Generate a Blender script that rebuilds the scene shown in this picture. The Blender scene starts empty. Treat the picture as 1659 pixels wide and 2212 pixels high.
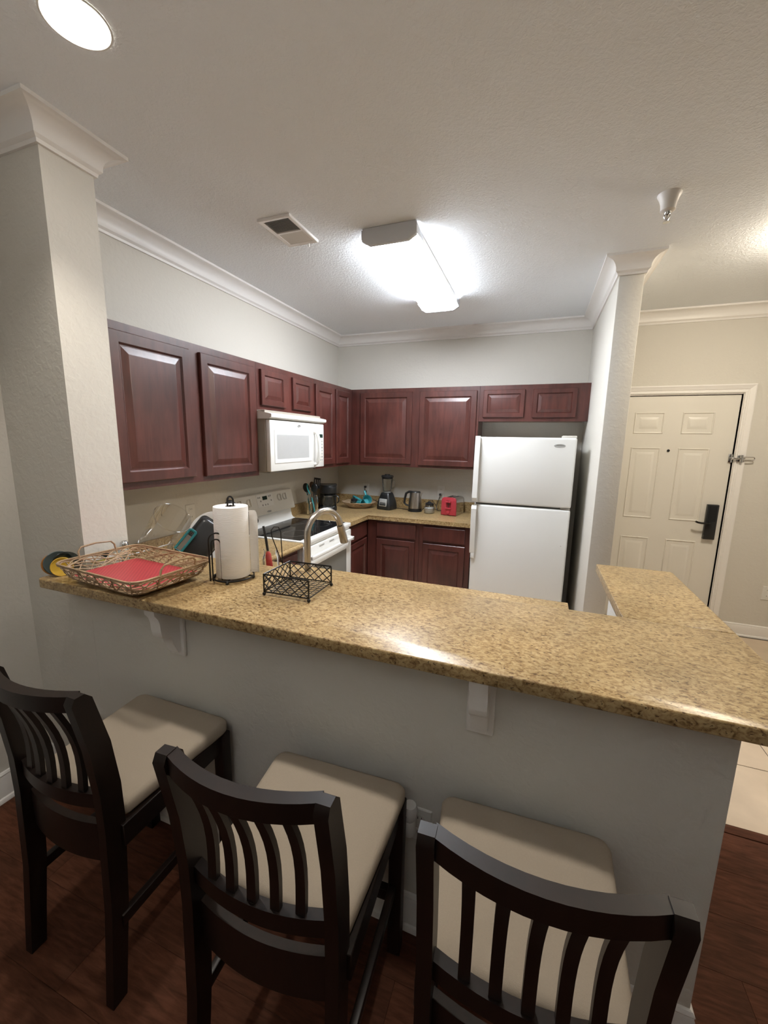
import bpy, bmesh, math, random
from mathutils import Matrix, Vector
random.seed(7)
S = bpy.context.scene
COL = S.collection
PI = math.pi

# ------------------------------------------------------------------ camera
F_PX, YAW, PITCH, ROLL = 871.6, -0.3558, -0.1740, 0.0177
CAM = Vector((2.1314, -4.1968, 1.6241))
fw = Vector((math.sin(YAW)*math.cos(PITCH), math.cos(YAW)*math.cos(PITCH), math.sin(PITCH)))
rt = Vector((math.cos(YAW), -math.sin(YAW), 0)); up = rt.cross(fw)
r2 = math.cos(ROLL)*rt + math.sin(ROLL)*up; u2 = -math.sin(ROLL)*rt + math.cos(ROLL)*up
cd = bpy.data.cameras.new('camera'); cam = bpy.data.objects.new('camera', cd); COL.objects.link(cam)
cd.sensor_fit = 'VERTICAL'; cd.sensor_height = 24.0; cd.sensor_width = 18.0
cd.lens = F_PX/2212*24.0; cd.clip_start = 0.02
cam.matrix_world = Matrix(((r2.x, u2.x, -fw.x, CAM.x), (r2.y, u2.y, -fw.y, CAM.y), (r2.z, u2.z, -fw.z, CAM.z), (0, 0, 0, 1)))
S.camera = cam
# ------------------------------------------------------------------ world, exposure
w = bpy.data.worlds.new('world'); S.world = w; w.use_nodes = True
w.node_tree.nodes['Background'].inputs[0].default_value = (0.9, 0.85, 0.8, 1)
w.node_tree.nodes['Background'].inputs[1].default_value = 0.02
vs = S.view_settings
vs.view_transform = 'Standard'; vs.look = 'None'; vs.gamma = 1.0; vs.use_curve_mapping = False
vs.exposure = 1.80
S.cycles.use_denoising = True
S.cycles.max_bounces = 6; S.cycles.diffuse_bounces = 5; S.cycles.glossy_bounces = 3; S.cycles.transmission_bounces = 3; S.cycles.transparent_max_bounces = 12
S.cycles.use_adaptive_sampling = True; S.cycles.adaptive_threshold = 0.07; S.cycles.adaptive_min_samples = 16
S.cycles.caustics_reflective = False; S.cycles.caustics_refractive = False
S.cycles.sample_clamp_indirect = 4.0
KITCHEN_LIGHT, DOWNLIGHT, HALL_LIGHT, ROOM_FILL = 15.0, 11.5, 53.0, 57.0
# room measures (metres): x right along the back wall, y into the kitchen, z up
H = 2.73; XR = 2.516; YC = -1.225; WC = 0.134
XJ = 0.410; YJ = -3.115; YJB = -2.923
YB0, YB1, ZB, TB = -3.250, -2.750, 1.067, 0.037
XB0, XB1, XRL, YRE = 0.322, 2.742, 2.437, -2.110
XHW = 2.632; XE = 5.2; YE = -7.2; YT = -2.258

# ------------------------------------------------------------------ materials
MATS = {}
def nodes(name):
    m = bpy.data.materials.new(name); m.use_nodes = True; nt = m.node_tree
    b = nt.nodes['Principled BSDF']; MATS[name] = m
    return m, nt, b
def plain(name, col, rough=0.5, metal=0.0, coat=0.0, spec=0.5, noise=0.0, nscale=30, bump=0.0, bscale=200, emit=None):
    m, nt, b = nodes(name); N = nt.nodes; L = nt.links
    b.inputs['Base Color'].default_value = (*col, 1); b.inputs['Roughness'].default_value = rough
    b.inputs['Metallic'].default_value = metal; b.inputs['Coat Weight'].default_value = coat
    b.inputs['Specular IOR Level'].default_value = spec
    tc = N.new('ShaderNodeTexCoord')
    if noise:
        n = N.new('ShaderNodeTexNoise'); n.inputs['Scale'].default_value = nscale; n.inputs['Detail'].default_value = 4
        L.new(tc.outputs['Object'], n.inputs['Vector'])
        mx = N.new('ShaderNodeMixRGB'); mx.inputs[1].default_value = (*[c*(1-noise) for c in col], 1)
        mx.inputs[2].default_value = (*[min(1, c*(1+noise)) for c in col], 1)
        L.new(n.outputs['Fac'], mx.inputs[0]); L.new(mx.outputs[0], b.inputs['Base Color'])
    if bump:
        n = N.new('ShaderNodeTexNoise'); n.inputs['Scale'].default_value = bscale; n.inputs['Detail'].default_value = 3
        L.new(tc.outputs['Object'], n.inputs['Vector'])
        bp = N.new('ShaderNodeBump'); bp.inputs['Strength'].default_value = bump; bp.inputs['Distance'].default_value = 0.002
        L.new(n.outputs['Fac'], bp.inputs['Height']); L.new(bp.outputs[0], b.inputs['Normal'])
    if emit:
        b.inputs['Emission Color'].default_value = (*emit[0], 1); b.inputs['Emission Strength'].default_value = emit[1]
    return m
def ramp(nt, stops):
    r = nt.nodes.new('ShaderNodeValToRGB'); e = r.color_ramp.elements
    while len(e) < len(stops): e.new(0.5)
    for i, (p, c) in enumerate(stops): e[i].position = p; e[i].color = (*c, 1)
    return r
def plaster(name, col, scale, strength, dist):
    m, nt, b = nodes(name); N = nt.nodes; L = nt.links
    b.inputs['Roughness'].default_value = 0.75; b.inputs['Base Color'].default_value = (*col, 1)
    b.inputs['Specular IOR Level'].default_value = 0.3
    tc = N.new('ShaderNodeTexCoord')
    n1 = N.new('ShaderNodeTexNoise'); n1.inputs['Scale'].default_value = scale; n1.inputs['Detail'].default_value = 5; n1.inputs['Distortion'].default_value = 0.6
    n2 = N.new('ShaderNodeTexNoise'); n2.inputs['Scale'].default_value = scale*3.1; n2.inputs['Detail'].default_value = 3
    L.new(tc.outputs['Object'], n1.inputs['Vector']); L.new(tc.outputs['Object'], n2.inputs['Vector'])
    r = ramp(nt, [(0.42, (0, 0, 0)), (0.62, (1, 1, 1))]); L.new(n1.outputs['Fac'], r.inputs[0])
    ad = N.new('ShaderNodeMath'); ad.operation = 'MULTIPLY_ADD'; ad.inputs[1].default_value = 0.45
    L.new(n2.outputs['Fac'], ad.inputs[0]); L.new(r.outputs[0], ad.inputs[2])
    bp = N.new('ShaderNodeBump'); bp.inputs['Strength'].default_value = strength; bp.inputs['Distance'].default_value = dist
    L.new(ad.outputs[0], bp.inputs['Height']); L.new(bp.outputs[0], b.inputs['Normal'])
    return m
def granite(name, warm=1.0):
    m, nt, b = nodes(name); N = nt.nodes; L = nt.links
    b.inputs['Roughness'].default_value = 0.29; b.inputs['Specular IOR Level'].default_value = 0.32
    tc = N.new('ShaderNodeTexCoord'); mp = N.new('ShaderNodeMapping'); mp.inputs['Rotation'].default_value = (0, 0, 0.45); mp.inputs['Scale'].default_value = (0.75, 1.28, 1.0)
    L.new(tc.outputs['Object'], mp.inputs['Vector'])
    n1 = N.new('ShaderNodeTexNoise'); n1.inputs['Scale'].default_value = 85; n1.inputs['Detail'].default_value = 7; n1.inputs['Roughness'].default_value = 0.62; n1.inputs['Distortion'].default_value = 0.8
    L.new(mp.outputs[0], n1.inputs['Vector'])
    c1 = ramp(nt, [(0.30, (0.12, 0.068, 0.030)), (0.41, (0.31, 0.200, 0.090)), (0.51, (0.475, 0.340, 0.168)), (0.62, (0.58, 0.450, 0.250)), (0.76, (0.48, 0.33, 0.15))])
    L.new(n1.outputs['Fac'], c1.inputs[0])
    n2 = N.new('ShaderNodeTexNoise'); n2.inputs['Scale'].default_value = 150; n2.inputs['Detail'].default_value = 3; n2.inputs['Distortion'].default_value = 0.4
    L.new(mp.outputs[0], n2.inputs['Vector'])
    c2 = ramp(nt, [(0.62, (0, 0, 0)), (0.70, (1, 1, 1))]); L.new(n2.outputs['Fac'], c2.inputs[0])
    mx = N.new('ShaderNodeMixRGB'); mx.inputs[2].default_value = (0.085, 0.045, 0.022, 1)
    L.new(c2.outputs[0], mx.inputs[0]); L.new(c1.outputs[0], mx.inputs[1])
    n3 = N.new('ShaderNodeTexNoise'); n3.inputs['Scale'].default_value = 5; n3.inputs['Detail'].default_value = 3
    L.new(tc.outputs['Object'], n3.inputs['Vector'])
    mp3 = ramp(nt, [(0.3, (0.69, 0.67, 0.63)), (0.7, (0.95, 0.92, 0.86))]); L.new(n3.outputs['Fac'], mp3.inputs[0])
    mu = N.new('ShaderNodeMixRGB'); mu.blend_type = 'MULTIPLY'; mu.inputs[0].default_value = 1
    L.new(mx.outputs[0], mu.inputs[1]); L.new(mp3.outputs[0], mu.inputs[2]); L.new(mu.outputs[0], b.inputs['Base Color'])
    return m
def wood(name, c0, c1, rough, axis, scale=1.0, coat=0.2):
    m, nt, b = nodes(name); N = nt.nodes; L = nt.links
    b.inputs['Roughness'].default_value = rough; b.inputs['Coat Weight'].default_value = coat; b.inputs['Coat Roughness'].default_value = 0.25
    tc = N.new('ShaderNodeTexCoord'); mp = N.new('ShaderNodeMapping')
    s = [9*scale]*3; s[axis] = 1.3*scale; mp.inputs['Scale'].default_value = s
    L.new(tc.outputs['Object'], mp.inputs['Vector'])
    n = N.new('ShaderNodeTexNoise'); n.inputs['Scale'].default_value = 5; n.inputs['Detail'].default_value = 7; n.inputs['Roughness'].default_value = 0.6; n.inputs['Distortion'].default_value = 0.5
    L.new(mp.outputs[0], n.inputs['Vector'])
    r = ramp(nt, [(0.28, c0), (0.72, c1)]); L.new(n.outputs['Fac'], r.inputs[0])
    n2 = N.new('ShaderNodeTexNoise'); n2.inputs['Scale'].default_value = 3.5; L.new(tc.outputs['Object'], n2.inputs['Vector'])
    r2_ = ramp(nt, [(0.3, (0.75, 0.75, 0.75)), (0.7, (1.25, 1.2, 1.2))]); L.new(n2.outputs['Fac'], r2_.inputs[0])
    mu = N.new('ShaderNodeMixRGB'); mu.blend_type = 'MULTIPLY'; mu.inputs[0].default_value = 1
    L.new(r.outputs[0], mu.inputs[1]); L.new(r2_.outputs[0], mu.inputs[2]); L.new(mu.outputs[0], b.inputs['Base Color'])
    return m
def glass(name, tint=(1, 1, 1), refl=0.6, rough=0.03):
    m = bpy.data.materials.new(name); m.use_nodes = True; nt = m.node_tree; N = nt.nodes; L = nt.links; N.clear(); MATS[name] = m
    o = N.new('ShaderNodeOutputMaterial'); t = N.new('ShaderNodeBsdfTransparent'); g = N.new('ShaderNodeBsdfGlossy'); mx = N.new('ShaderNodeMixShader')
    lw = N.new('ShaderNodeLayerWeight'); lw.inputs[0].default_value = 0.25
    mu = N.new('ShaderNodeMath'); mu.operation = 'MULTIPLY_ADD'; mu.inputs[1].default_value = refl; mu.inputs[2].default_value = 0.03
    t.inputs[0].default_value = (*tint, 1); g.inputs['Roughness'].default_value = rough; g.inputs[0].default_value = (0.95, 0.97, 1, 1)
    L.new(lw.outputs['Fresnel'], mu.inputs[0]); L.new(mu.outputs[0], mx.inputs[0]); L.new(t.outputs[0], mx.inputs[1]); L.new(g.outputs[0], mx.inputs[2]); L.new(mx.outputs[0], o.inputs[0])
    return m
def emitter(name, col, strength):
    m, nt, b = nodes(name); b.inputs['Base Color'].default_value = (0.9, 0.9, 0.9, 1)
    b.inputs['Emission Color'].default_value = (*col, 1); b.inputs['Emission Strength'].default_value = strength
    return m

WALL = plaster('wall_paint', (0.66, 0.635, 0.575), 38, 0.13, 0.004)
CEIL = plaster('ceiling_texture', (0.84, 0.875, 0.91), 80, 0.32, 0.003)
TRIM = plain('trim_white', (0.82, 0.80, 0.77), 0.4)
GRAN = granite('gold_granite'); 
CAB = wood('mahogany', (0.050, 0.0125, 0.009), (0.097, 0.028, 0.021), 0.38, 2, 0.6, 0.35)
CABIN = plain('cabinet_inner', (0.25, 0.16, 0.10), 0.6, noise=0.15, nscale=20)
FLOORW = wood('floor_laminate', (0.048, 0.0165, 0.0075), (0.120, 0.046, 0.024), 0.7, 0, 1.6, 0.0); FLOORW.node_tree.nodes['Principled BSDF'].inputs['Specular IOR Level'].default_value = 0.15
SEAM = plain('floor_seam', (0.05, 0.018, 0.009), 0.8, noise=0.1)
TILE = plain('floor_tile', (0.62, 0.50, 0.37), 0.4, noise=0.16, nscale=7)
GROUT = plain('grout', (0.13, 0.10, 0.075), 0.9, noise=0.1)
WHITE = plain('appliance_white', (0.80, 0.80, 0.77), 0.28, bump=0.06, bscale=500)
WHITEP = plain('white_plastic', (0.74, 0.73, 0.69), 0.4, noise=0.02)
CREAM = plain('cream_enamel', (0.70, 0.68, 0.62), 0.32, noise=0.02)
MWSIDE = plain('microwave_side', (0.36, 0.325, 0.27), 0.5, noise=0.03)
GREY = plain('mid_grey', (0.30, 0.30, 0.29), 0.5, noise=0.05)
MWGLASS = plain('microwave_window', (0.46, 0.465, 0.46), 0.25, noise=0.03)
OVENGLASS = plain('oven_window', (0.20, 0.20, 0.18), 0.10, noise=0.05, nscale=4)
BLACKG = plain('black_glass', (0.012, 0.012, 0.013), 0.06, noise=0.2, nscale=3)
BLACK = plain('black_plastic', (0.014, 0.015, 0.016), 0.32, noise=0.2)
BLACKM = plain('black_wire', (0.012, 0.011, 0.010), 0.35, 0.3, noise=0.2)
LENSB = plain('display_dark', (0.02, 0.045, 0.035), 0.2, noise=0.1)
STEEL = plain('brushed_steel', (0.52, 0.49, 0.45), 0.28, 1.0, noise=0.06, nscale=60)
CHROME = plain('chrome', (0.62, 0.62, 0.62), 0.12, 1.0, noise=0.03)
BADGE = plain('badge_silver', (0.50, 0.51, 0.50), 0.35, 0.3, noise=0.05)
TEAL = plain('teal_plastic', (0.05, 0.33, 0.36), 0.4, noise=0.06)
TEALD = plain('teal_dark', (0.015, 0.15, 0.17), 0.4, noise=0.06)
RED = plain('toaster_red', (0.40, 0.035, 0.05), 0.3, noise=0.05)
MAT_RED = None
ESP = wood('espresso_wood', (0.0065, 0.0038, 0.0026), (0.0145, 0.0072, 0.0046), 0.40, 2, 1.0, 0.05); ESP.node_tree.nodes['Principled BSDF'].inputs['Specular IOR Level'].default_value = 0.35
FABRIC = plain('beige_fabric', (0.43, 0.365, 0.285), 0.9, noise=0.05, nscale=250, bump=0.25, bscale=700)
SEATB = plain('seat_underside', (0.10, 0.10, 0.10), 0.8, noise=0.08)
PAPER = plain('paper_towel', (0.82, 0.80, 0.77), 0.9)
RATTAN = wood('rattan', (0.26, 0.17, 0.09), (0.52, 0.39, 0.24), 0.55, 0, 6.0, 0.1)
CERAM = plain('white_ceramic', (0.82, 0.81, 0.79), 0.15, noise=0.02)
PAN = plain('nonstick_pan', (0.045, 0.045, 0.045), 0.33, 0.6, noise=0.1)
YELL = plain('yellow', (0.72, 0.45, 0.05), 0.45, noise=0.05)
ORANGE = plain('orange', (0.50, 0.22, 0.06), 0.4, noise=0.05)
LIME = plain('lime_yellow', (0.68, 0.66, 0.16), 0.6, noise=0.06)
SUGAR = plain('sugar', (0.84, 0.83, 0.80), 0.9, noise=0.03, nscale=200)
BRUSHR = plain('brush_red', (0.42, 0.035, 0.03), 0.5, noise=0.1)
GLASS = glass('clear_glass', (0.965, 0.98, 0.972), 0.9); ACRYL = glass('clear_acrylic', (0.988, 0.985, 0.975), 0.6)
DGLASS = glass('smoked_glass', (0.45, 0.50, 0.50), 0.8)
BROWN = plain('brown_wood', (0.16, 0.09, 0.05), 0.6, noise=0.15)
HANDY = plain('door_paint', (0.74, 0.715, 0.65), 0.4, noise=0.01)
BLUEG = plain('fixture_cap', (0.62, 0.64, 0.68), 0.4, noise=0.01)
# red ribbed placemat
m, nt, b = nodes('red_placemat'); MAT_RED = m; b.inputs['Roughness'].default_value = 0.42
tc = nt.nodes.new('ShaderNodeTexCoord'); wv = nt.nodes.new('ShaderNodeTexWave'); wv.inputs['Scale'].default_value = 38; wv.bands_direction = 'DIAGONAL'
nt.links.new(tc.outputs['Object'], wv.inputs['Vector']); rr = ramp(nt, [(0.0, (0.36, 0.035, 0.045)), (1.0, (0.46, 0.055, 0.06))])
nt.links.new(wv.outputs['Fac'], rr.inputs[0]); nt.links.new(rr.outputs[0], b.inputs['Base Color'])
bp = nt.nodes.new('ShaderNodeBump'); bp.inputs['Strength'].default_value = 0.3; bp.inputs['Distance'].default_value = 0.001
nt.links.new(wv.outputs['Fac'], bp.inputs['Height']); nt.links.new(bp.outputs[0], b.inputs['Normal'])
# embossed paper
nt = PAPER.node_tree; b = nt.nodes['Principled BSDF']; tc = nt.nodes.new('ShaderNodeTexCoord'); wv = nt.nodes.new('ShaderNodeTexWave')
wv.inputs['Scale'].default_value = 60; wv.inputs['Distortion'].default_value = 22; wv.inputs['Detail Scale'].default_value = 0.25; wv.bands_direction = 'Z'
nt.links.new(tc.outputs['Object'], wv.inputs['Vector']); bp = nt.nodes.new('ShaderNodeBump'); bp.inputs['Strength'].default_value = 0.28; bp.inputs['Distance'].default_value = 0.001
nt.links.new(wv.outputs['Fac'], bp.inputs['Height']); nt.links.new(bp.outputs[0], b.inputs['Normal'])

# ------------------------------------------------------------------ mesh helpers
ORG = {}
class MB:
    def __init__(s): s.b = bmesh.new()
    def box(s, x0, y0, z0, x1, y1, z1, bev=0.0, seg=2, M=None):
        vs_ = [s.b.verts.new((x, y, z)) for z in (z0, z1) for y in (y0, y1) for x in (x0, x1)]
        f = [s.b.faces.new([vs_[i] for i in q]) for q in ((0, 2, 3, 1), (4, 5, 7, 6), (0, 1, 5, 4), (2, 6, 7, 3), (0, 4, 6, 2), (1, 3, 7, 5))]
        if M is not None:
            for v in vs_: v.co = M @ v.co
        if bev:
            es = list({e for q in f for e in q.edges}); bmesh.ops.bevel(s.b, geom=es, offset=bev, segments=seg, affect='EDGES', profile=0.5)
        return s
    def tube(s, pts, r, n=8, closed=False, caps=True, flat=None):
        pts = [Vector(p) for p in pts]; k = len(pts); rings = []
        ref = None
        for i, p in enumerate(pts):
            if closed: t = pts[(i+1) % k]-pts[i-1]
            else: t = pts[min(i+1, k-1)]-pts[max(i-1, 0)]
            t = t.normalized() if t.length > 1e-9 else Vector((0, 0, 1))
            if ref is None:
                ref = Vector((0, 0, 1)) if abs(t.z) < 0.9 else Vector((1, 0, 0))
            a = (ref - t*ref.dot(t))
            if a.length < 1e-6: a = t.orthogonal()
            a.normalize(); c = t.cross(a); ref = a
            ri = r[i] if isinstance(r, (list, tuple)) else r
            fa, fb = flat if flat else (1, 1)
            rings.append([s.b.verts.new(p + (a*math.cos(2*PI*j/n)*fa + c*math.sin(2*PI*j/n)*fb)*ri) for j in range(n)])
        for i in range(k if closed else k-1):
            A, B = rings[i], rings[(i+1) % k]
            for j in range(n): s.b.faces.new((A[j], A[(j+1) % n], B[(j+1) % n], B[j]))
        if caps and not closed:
            s.b.faces.new(list(reversed(rings[0]))); s.b.faces.new(rings[-1])
        return s
    def lathe(s, prof, n=24, M=None, cap=True, arc=None):
        M = M or Matrix(); rings = []
        for r, z in prof:
            if r < 1e-6: rings.append([s.b.verts.new(M @ Vector((0, 0, z)))])
            else: rings.append([s.b.verts.new(M @ Vector((r*math.cos(2*PI*j/n), r*math.sin(2*PI*j/n), z))) for j in range(n)])
        for A, B in zip(rings, rings[1:]):
            for j in range(n):
                a0, a1, b0, b1 = A[j % len(A)], A[(j+1) % len(A)], B[j % len(B)], B[(j+1) % len(B)]
                q = []
                for v in (a0, a1, b1, b0):
                    if v not in q: q.append(v)
                if len(q) > 2: s.b.faces.new(q)
        if cap:
            if len(rings[0]) > 2: s.b.faces.new(list(reversed(rings[0])))
            if len(rings[-1]) > 2: s.b.faces.new(rings[-1])
        return s
    def prism(s, poly, h0, h1, M=None, bev=0):
        M = M or Matrix()
        A = [s.b.verts.new(M @ Vector((x, y, h0))) for x, y in poly]; B = [s.b.verts.new(M @ Vector((x, y, h1))) for x, y in poly]
        n = len(poly); fs = [s.b.faces.new(list(reversed(A))), s.b.faces.new(B)]
        for i in range(n): fs.append(s.b.faces.new((A[i], A[(i+1) % n], B[(i+1) % n], B[i])))
        if bev:
            es = [e for e in fs[0].edges] + [e for e in fs[1].edges]
            bmesh.ops.bevel(s.b, geom=es, offset=bev, segments=3, affect='EDGES', profile=0.5)
        return s
    def rings(s, x0, x1, z0, z1, prof, cap=True, M=None):
        """concentric rectangles in the xz plane; prof = [(inset, y)]"""
        M = M or Matrix(); R = []
        for i, y in prof:
            R.append([s.b.verts.new(M @ Vector(c)) for c in ((x0+i, y, z0+i), (x1-i, y, z0+i), (x1-i, y, z1-i), (x0+i, y, z1-i))])
        for A, B in zip(R, R[1:]):
            for j in range(4): s.b.faces.new((A[j], A[(j+1) % 4], B[(j+1) % 4], B[j]))
        if cap: s.b.faces.new(R[-1])
        return s
    def sphere(s, c, r, u=12, v=8, sc=(1, 1, 1)):
        M = Matrix.Translation(c) @ Matrix.Diagonal((*[r*k for k in sc], 1)); bmesh.ops.create_uvsphere(s.b, u_segments=u, v_segments=v, radius=1, matrix=M); return s
    def mesh(s, name, mat, smooth=True, ang=40, off=None):
        if off is not None: bmesh.ops.translate(s.b, verts=s.b.verts, vec=-Vector(off))
        bmesh.ops.recalc_face_normals(s.b, faces=s.b.faces)
        me = bpy.data.meshes.new(name); s.b.to_mesh(me); s.b.free(); me.materials.append(mat)
        if smooth:
            for p in me.polygons: p.use_smooth = True
            me.set_sharp_from_angle(angle=math.radians(ang))
        return me
    def obj(s, name, mat, parent=None, smooth=True, ang=40, world=False, loc=None):
        off = ORG.get(parent.name) if (world and parent) else None
        return link(name, s.mesh(name, mat, smooth, ang, off), parent, loc)
def link(name, me, parent=None, loc=None):
    o = bpy.data.objects.new(name, me); COL.objects.link(o)
    if parent: o.parent = parent; ORG[o.name] = ORG.get(parent.name, Vector((0, 0, 0)))
    if loc: o.location = loc
    return o
def tag(o, label, cat, group=None):
    o['label'] = label; o['category'] = cat
    if group: o['group'] = group
    return o
def thing(name, label, cat, loc, rz=0.0, group=None):
    o = bpy.data.objects.new(name, None); COL.objects.link(o); o.location = loc; o.rotation_euler = (0, 0, rz)
    o.empty_display_size = 0.05; ORG[o.name] = Vector(loc)
    return tag(o, label, cat, group)
def struct(o): o['kind'] = 'structure'; return o
def sroot(name, loc=(0, 0, 0)):
    o = bpy.data.objects.new(name, None); COL.objects.link(o); o.location = loc; ORG[o.name] = Vector(loc); o.empty_display_size = 0.05
    return struct(o)
def arc(cx, cy, r, a0, a1, n): return [(cx+r*math.cos(a0+(a1-a0)*i/n), cy+r*math.sin(a0+(a1-a0)*i/n)) for i in range(n+1)]
def text_mesh(txt, size, mat, depth=0.0006):
    c = bpy.data.curves.new('lettering', 'FONT'); c.body = txt; c.size = size; c.extrude = depth; c.align_x = 'CENTER'; c.align_y = 'CENTER'; c.shear = 0.25
    o = bpy.data.objects.new('lettering_tmp', c); COL.objects.link(o); dg = bpy.context.evaluated_depsgraph_get()
    me = bpy.data.meshes.new_from_object(o.evaluated_get(dg)); COL.objects.unlink(o); bpy.data.objects.remove(o)
    me.materials.clear(); me.materials.append(mat); return me
TX = Matrix.Rotation(PI/2, 4, 'X')

# ================================================================== STRUCTURE
def swall(name, x0, y0, z0, x1, y1, z1, mat=WALL, bev=0.0):
    return struct(MB().box(x0, y0, z0, x1, y1, z1, bev).obj(name, mat))
swall('wall_left', -0.12, YE, 0, 0, 0.12, H)
swall('wall_back', 0, 0, 0, 2.726, 0.12, H)
# back wall of the entrance hall, with the doorway cut out
wb = MB(); DX0, DX1, DZ = 2.745, 3.668, 2.055
wb.box(2.726, 0, 0, DX0, 0.12, H); wb.box(DX1, 0, 0, XE, 0.12, H); wb.box(DX0, 0, DZ, DX1, 0.12, H)
struct(wb.obj('wall_hall', WALL))
swall('wall_fridge_side', XR, YC, 0, XR+WC, 0, H, WALL, 0.004)
swall('wall_wing', 0, YJ, 0, XJ, YJB, H, WALL, 0.0)
swall('wall_peninsula', XJ, YJ+0.0005, 0, XHW, -2.93, ZB-TB, WALL, 0.0)
swall('wall_return', XHW-0.13, -2.93, 0, XHW, YRE-0.02, ZB-TB, WALL, 0.004)
swall('wall_right', XE, YE, 0, XE+0.12, 0.12, H)
swall('wall_rear', -0.12, YE-0.12, 0, XE+0.12, YE, H)
swall('ceiling', -0.12, YE-0.12, H, XE+0.12, 0.12, H+0.1, CEIL)
# crown moulding, one mitred piece per wall
def offset(path, i, d):
    P = [Vector((*p, 0)) for p in path]
    def nrm(a, b): t = (b-a).normalized(); return Vector((t.y, -t.x, 0))
    n0 = nrm(P[i-1], P[i]) if i > 0 else nrm(P[0], P[1]); n1 = nrm(P[i], P[i+1]) if i < len(P)-1 else n0
    m_ = n0+n1; m_ = m_/m_.dot(n0) if abs(m_.dot(n0)) > 1e-6 else n0
    return P[i] + m_*d
def moulding(path, prof, names, mat=TRIM):
    for i in range(len(path)-1):
        mb = MB(); A = [offset(path, i, d)+Vector((0, 0, z)) for d, z in prof]; B = [offset(path, i+1, d)+Vector((0, 0, z)) for d, z in prof]
        va = [mb.b.verts.new(v) for v in A]; vb = [mb.b.verts.new(v) for v in B]; n = len(prof)
        for j in range(n): mb.b.faces.new((va[j], va[(j+1) % n], vb[(j+1) % n], vb[j]))
        mb.b.faces.new(va); mb.b.faces.new(list(reversed(vb)))
        struct(mb.obj(names[i], mat, ang=30))
cv = [(0.024+0.050*(1-math.cos(t*PI/2/6)), H-0.070+0.054*math.sin(t*PI/2/6)) for t in range(7)]
crown = [(0.0, H-0.100), (0.010, H-0.100), (0.013, H-0.088), (0.020, H-0.082), (0.024, H-0.078)] + cv + [(0.078, H-0.014), (0.088, H-0.013), (0.088, H), (0.0, H)]
room = [(0, YE), (0, YJ), (XJ, YJ), (XJ, YJB), (0, YJB), (0, 0), (XR, 0), (XR, YC), (XR+WC, YC), (XR+WC, 0), (XE, 0), (XE, YE)]
moulding(room, crown, ['trim_%d' % (i+1) for i in range(11)])
bprof = [(0, 0), (0.024, 0), (0.024, 0.010), (0.020, 0.018), (0.013, 0.021), (0.013, 0.105), (0.009, 0.118), (0.011, 0.124), (0.006, 0.133), (0, 0.135)]
moulding([(0, YE), (0, YJ), (XJ, YJ)], bprof, ['baseboard_left', 'baseboard_wing'])
moulding([(XJ, YJ+0.0005), (XHW, YJ+0.0005), (XHW, YRE-0.02), (XHW-0.13, YRE-0.02)], bprof, ['baseboard_peninsula', 'baseboard_return', 'baseboard_return_end'])
moulding([(XR, YC), (XR+WC, YC), (XR+WC, 0)], bprof, ['baseboard_column', 'baseboard_hall_side'])
moulding([(DX1+0.075, 0), (XE, 0), (XE, YE)], [(d, z*0.82) for d, z in bprof], ['baseboard_hall', 'baseboard_right'])
# ---- floor: laminate planks in front, square tiles in hall and kitchen
fl = struct(MB().box(-0.12, YE-0.12, -0.06, XE+0.12, 0.12, -0.006).obj('floor', SEAM)); ORG['floor'] = Vector((0, 0, 0))
pw, pl = 0.193, 1.30; row = 0; y = -2.305
pm = MB().box(0.0003, -pw+0.0003, -0.006, pl-0.0003, -0.0003, 0.0, 0.0005, 1).mesh('plank', FLOORW)
while y > -5.4:
    x = -[0.1, 0.75, 0.38, 1.05][row % 4]
    while x < XE:
        if x+pl > 0 and not (y < -4.3 and x > 3.0):
            o = link('plank', pm, fl, (x, y, 0))
        x += pl
    y -= pw; row += 1
th = MB(); th.prism([(YT, 0), (YT, 0.004), (YT-0.012, 0.008), (YT-0.034, 0.008), (YT-0.046, 0.003), (YT-0.046, -0.006), (YT, -0.006)], XHW, XE, Matrix(((0, 0, 1, 0), (1, 0, 0, 0), (0, 1, 0, 0), (0, 0, 0, 1))))
th.obj('threshold_strip', FLOORW, fl, ang=30)
gr = MB().box(0.0, YT, -0.006, XE, 0.0, -0.0025).obj('grout_bed', GROUT, fl)
ts = 0.445; tm = MB().box(0.0022, 0.0022, -0.006, ts-0.0022, ts-0.0022, 0.0, 0.0015, 1).mesh('tile', TILE)
ix0 = 3.416-8*ts
for i in range(13):
    for j in range(6):
        tx, ty = ix0+(i)*ts, -1.818+(j-1)*ts
        if tx+ts < XE+0.3 and ty < -0.05: 
            o = link('tile', tm, fl, (tx, ty, 0))

# ---- entrance door
door = sroot('door_1', (DX0, 0, 0)); LX0, LX1, LZ1 = DX0+0.004, DX1-0.006, DZ-0.008
leafb = MB(); leafb.box(LX0, 0.012, 0.006, LX1, 0.056, LZ1, 0.002, 1)
leaf = leafb.obj('leaf', HANDY, door, world=True)
cw = [(2.925, 3.140), (3.283, 3.497)]
for a, b_ in cw:
    for z0, z1 in ((1.735, 1.905), (0.985, 1.603), (0.235, 0.795)):
        p = MB(); p.rings(a-0.006, b_+0.006, z0-0.006, z1+0.006, [(0, 0.0125), (0.0, 0.0110), (0.005, 0.0050), (0.010, 0.0070), (0.016, 0.0165), (0.026, 0.0175), (0.060, 0.0055), (0.064, 0.005)])
        p.obj('panel', HANDY, door, ang=15, world=True)
MB().lathe([(0.0, -0.004), (0.009, -0.004), (0.011, 0.0), (0.011, 0.004)], 14, Matrix.Translation((3.205, 0.01, 1.585)) @ TX).obj('peephole', BLACK, door, world=True)
lock = MB().box(3.540, -0.022, 0.833, 3.622, 0.012, 1.137, 0.004, 2).obj('lock_plate', BLACK, door, world=True)
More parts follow.
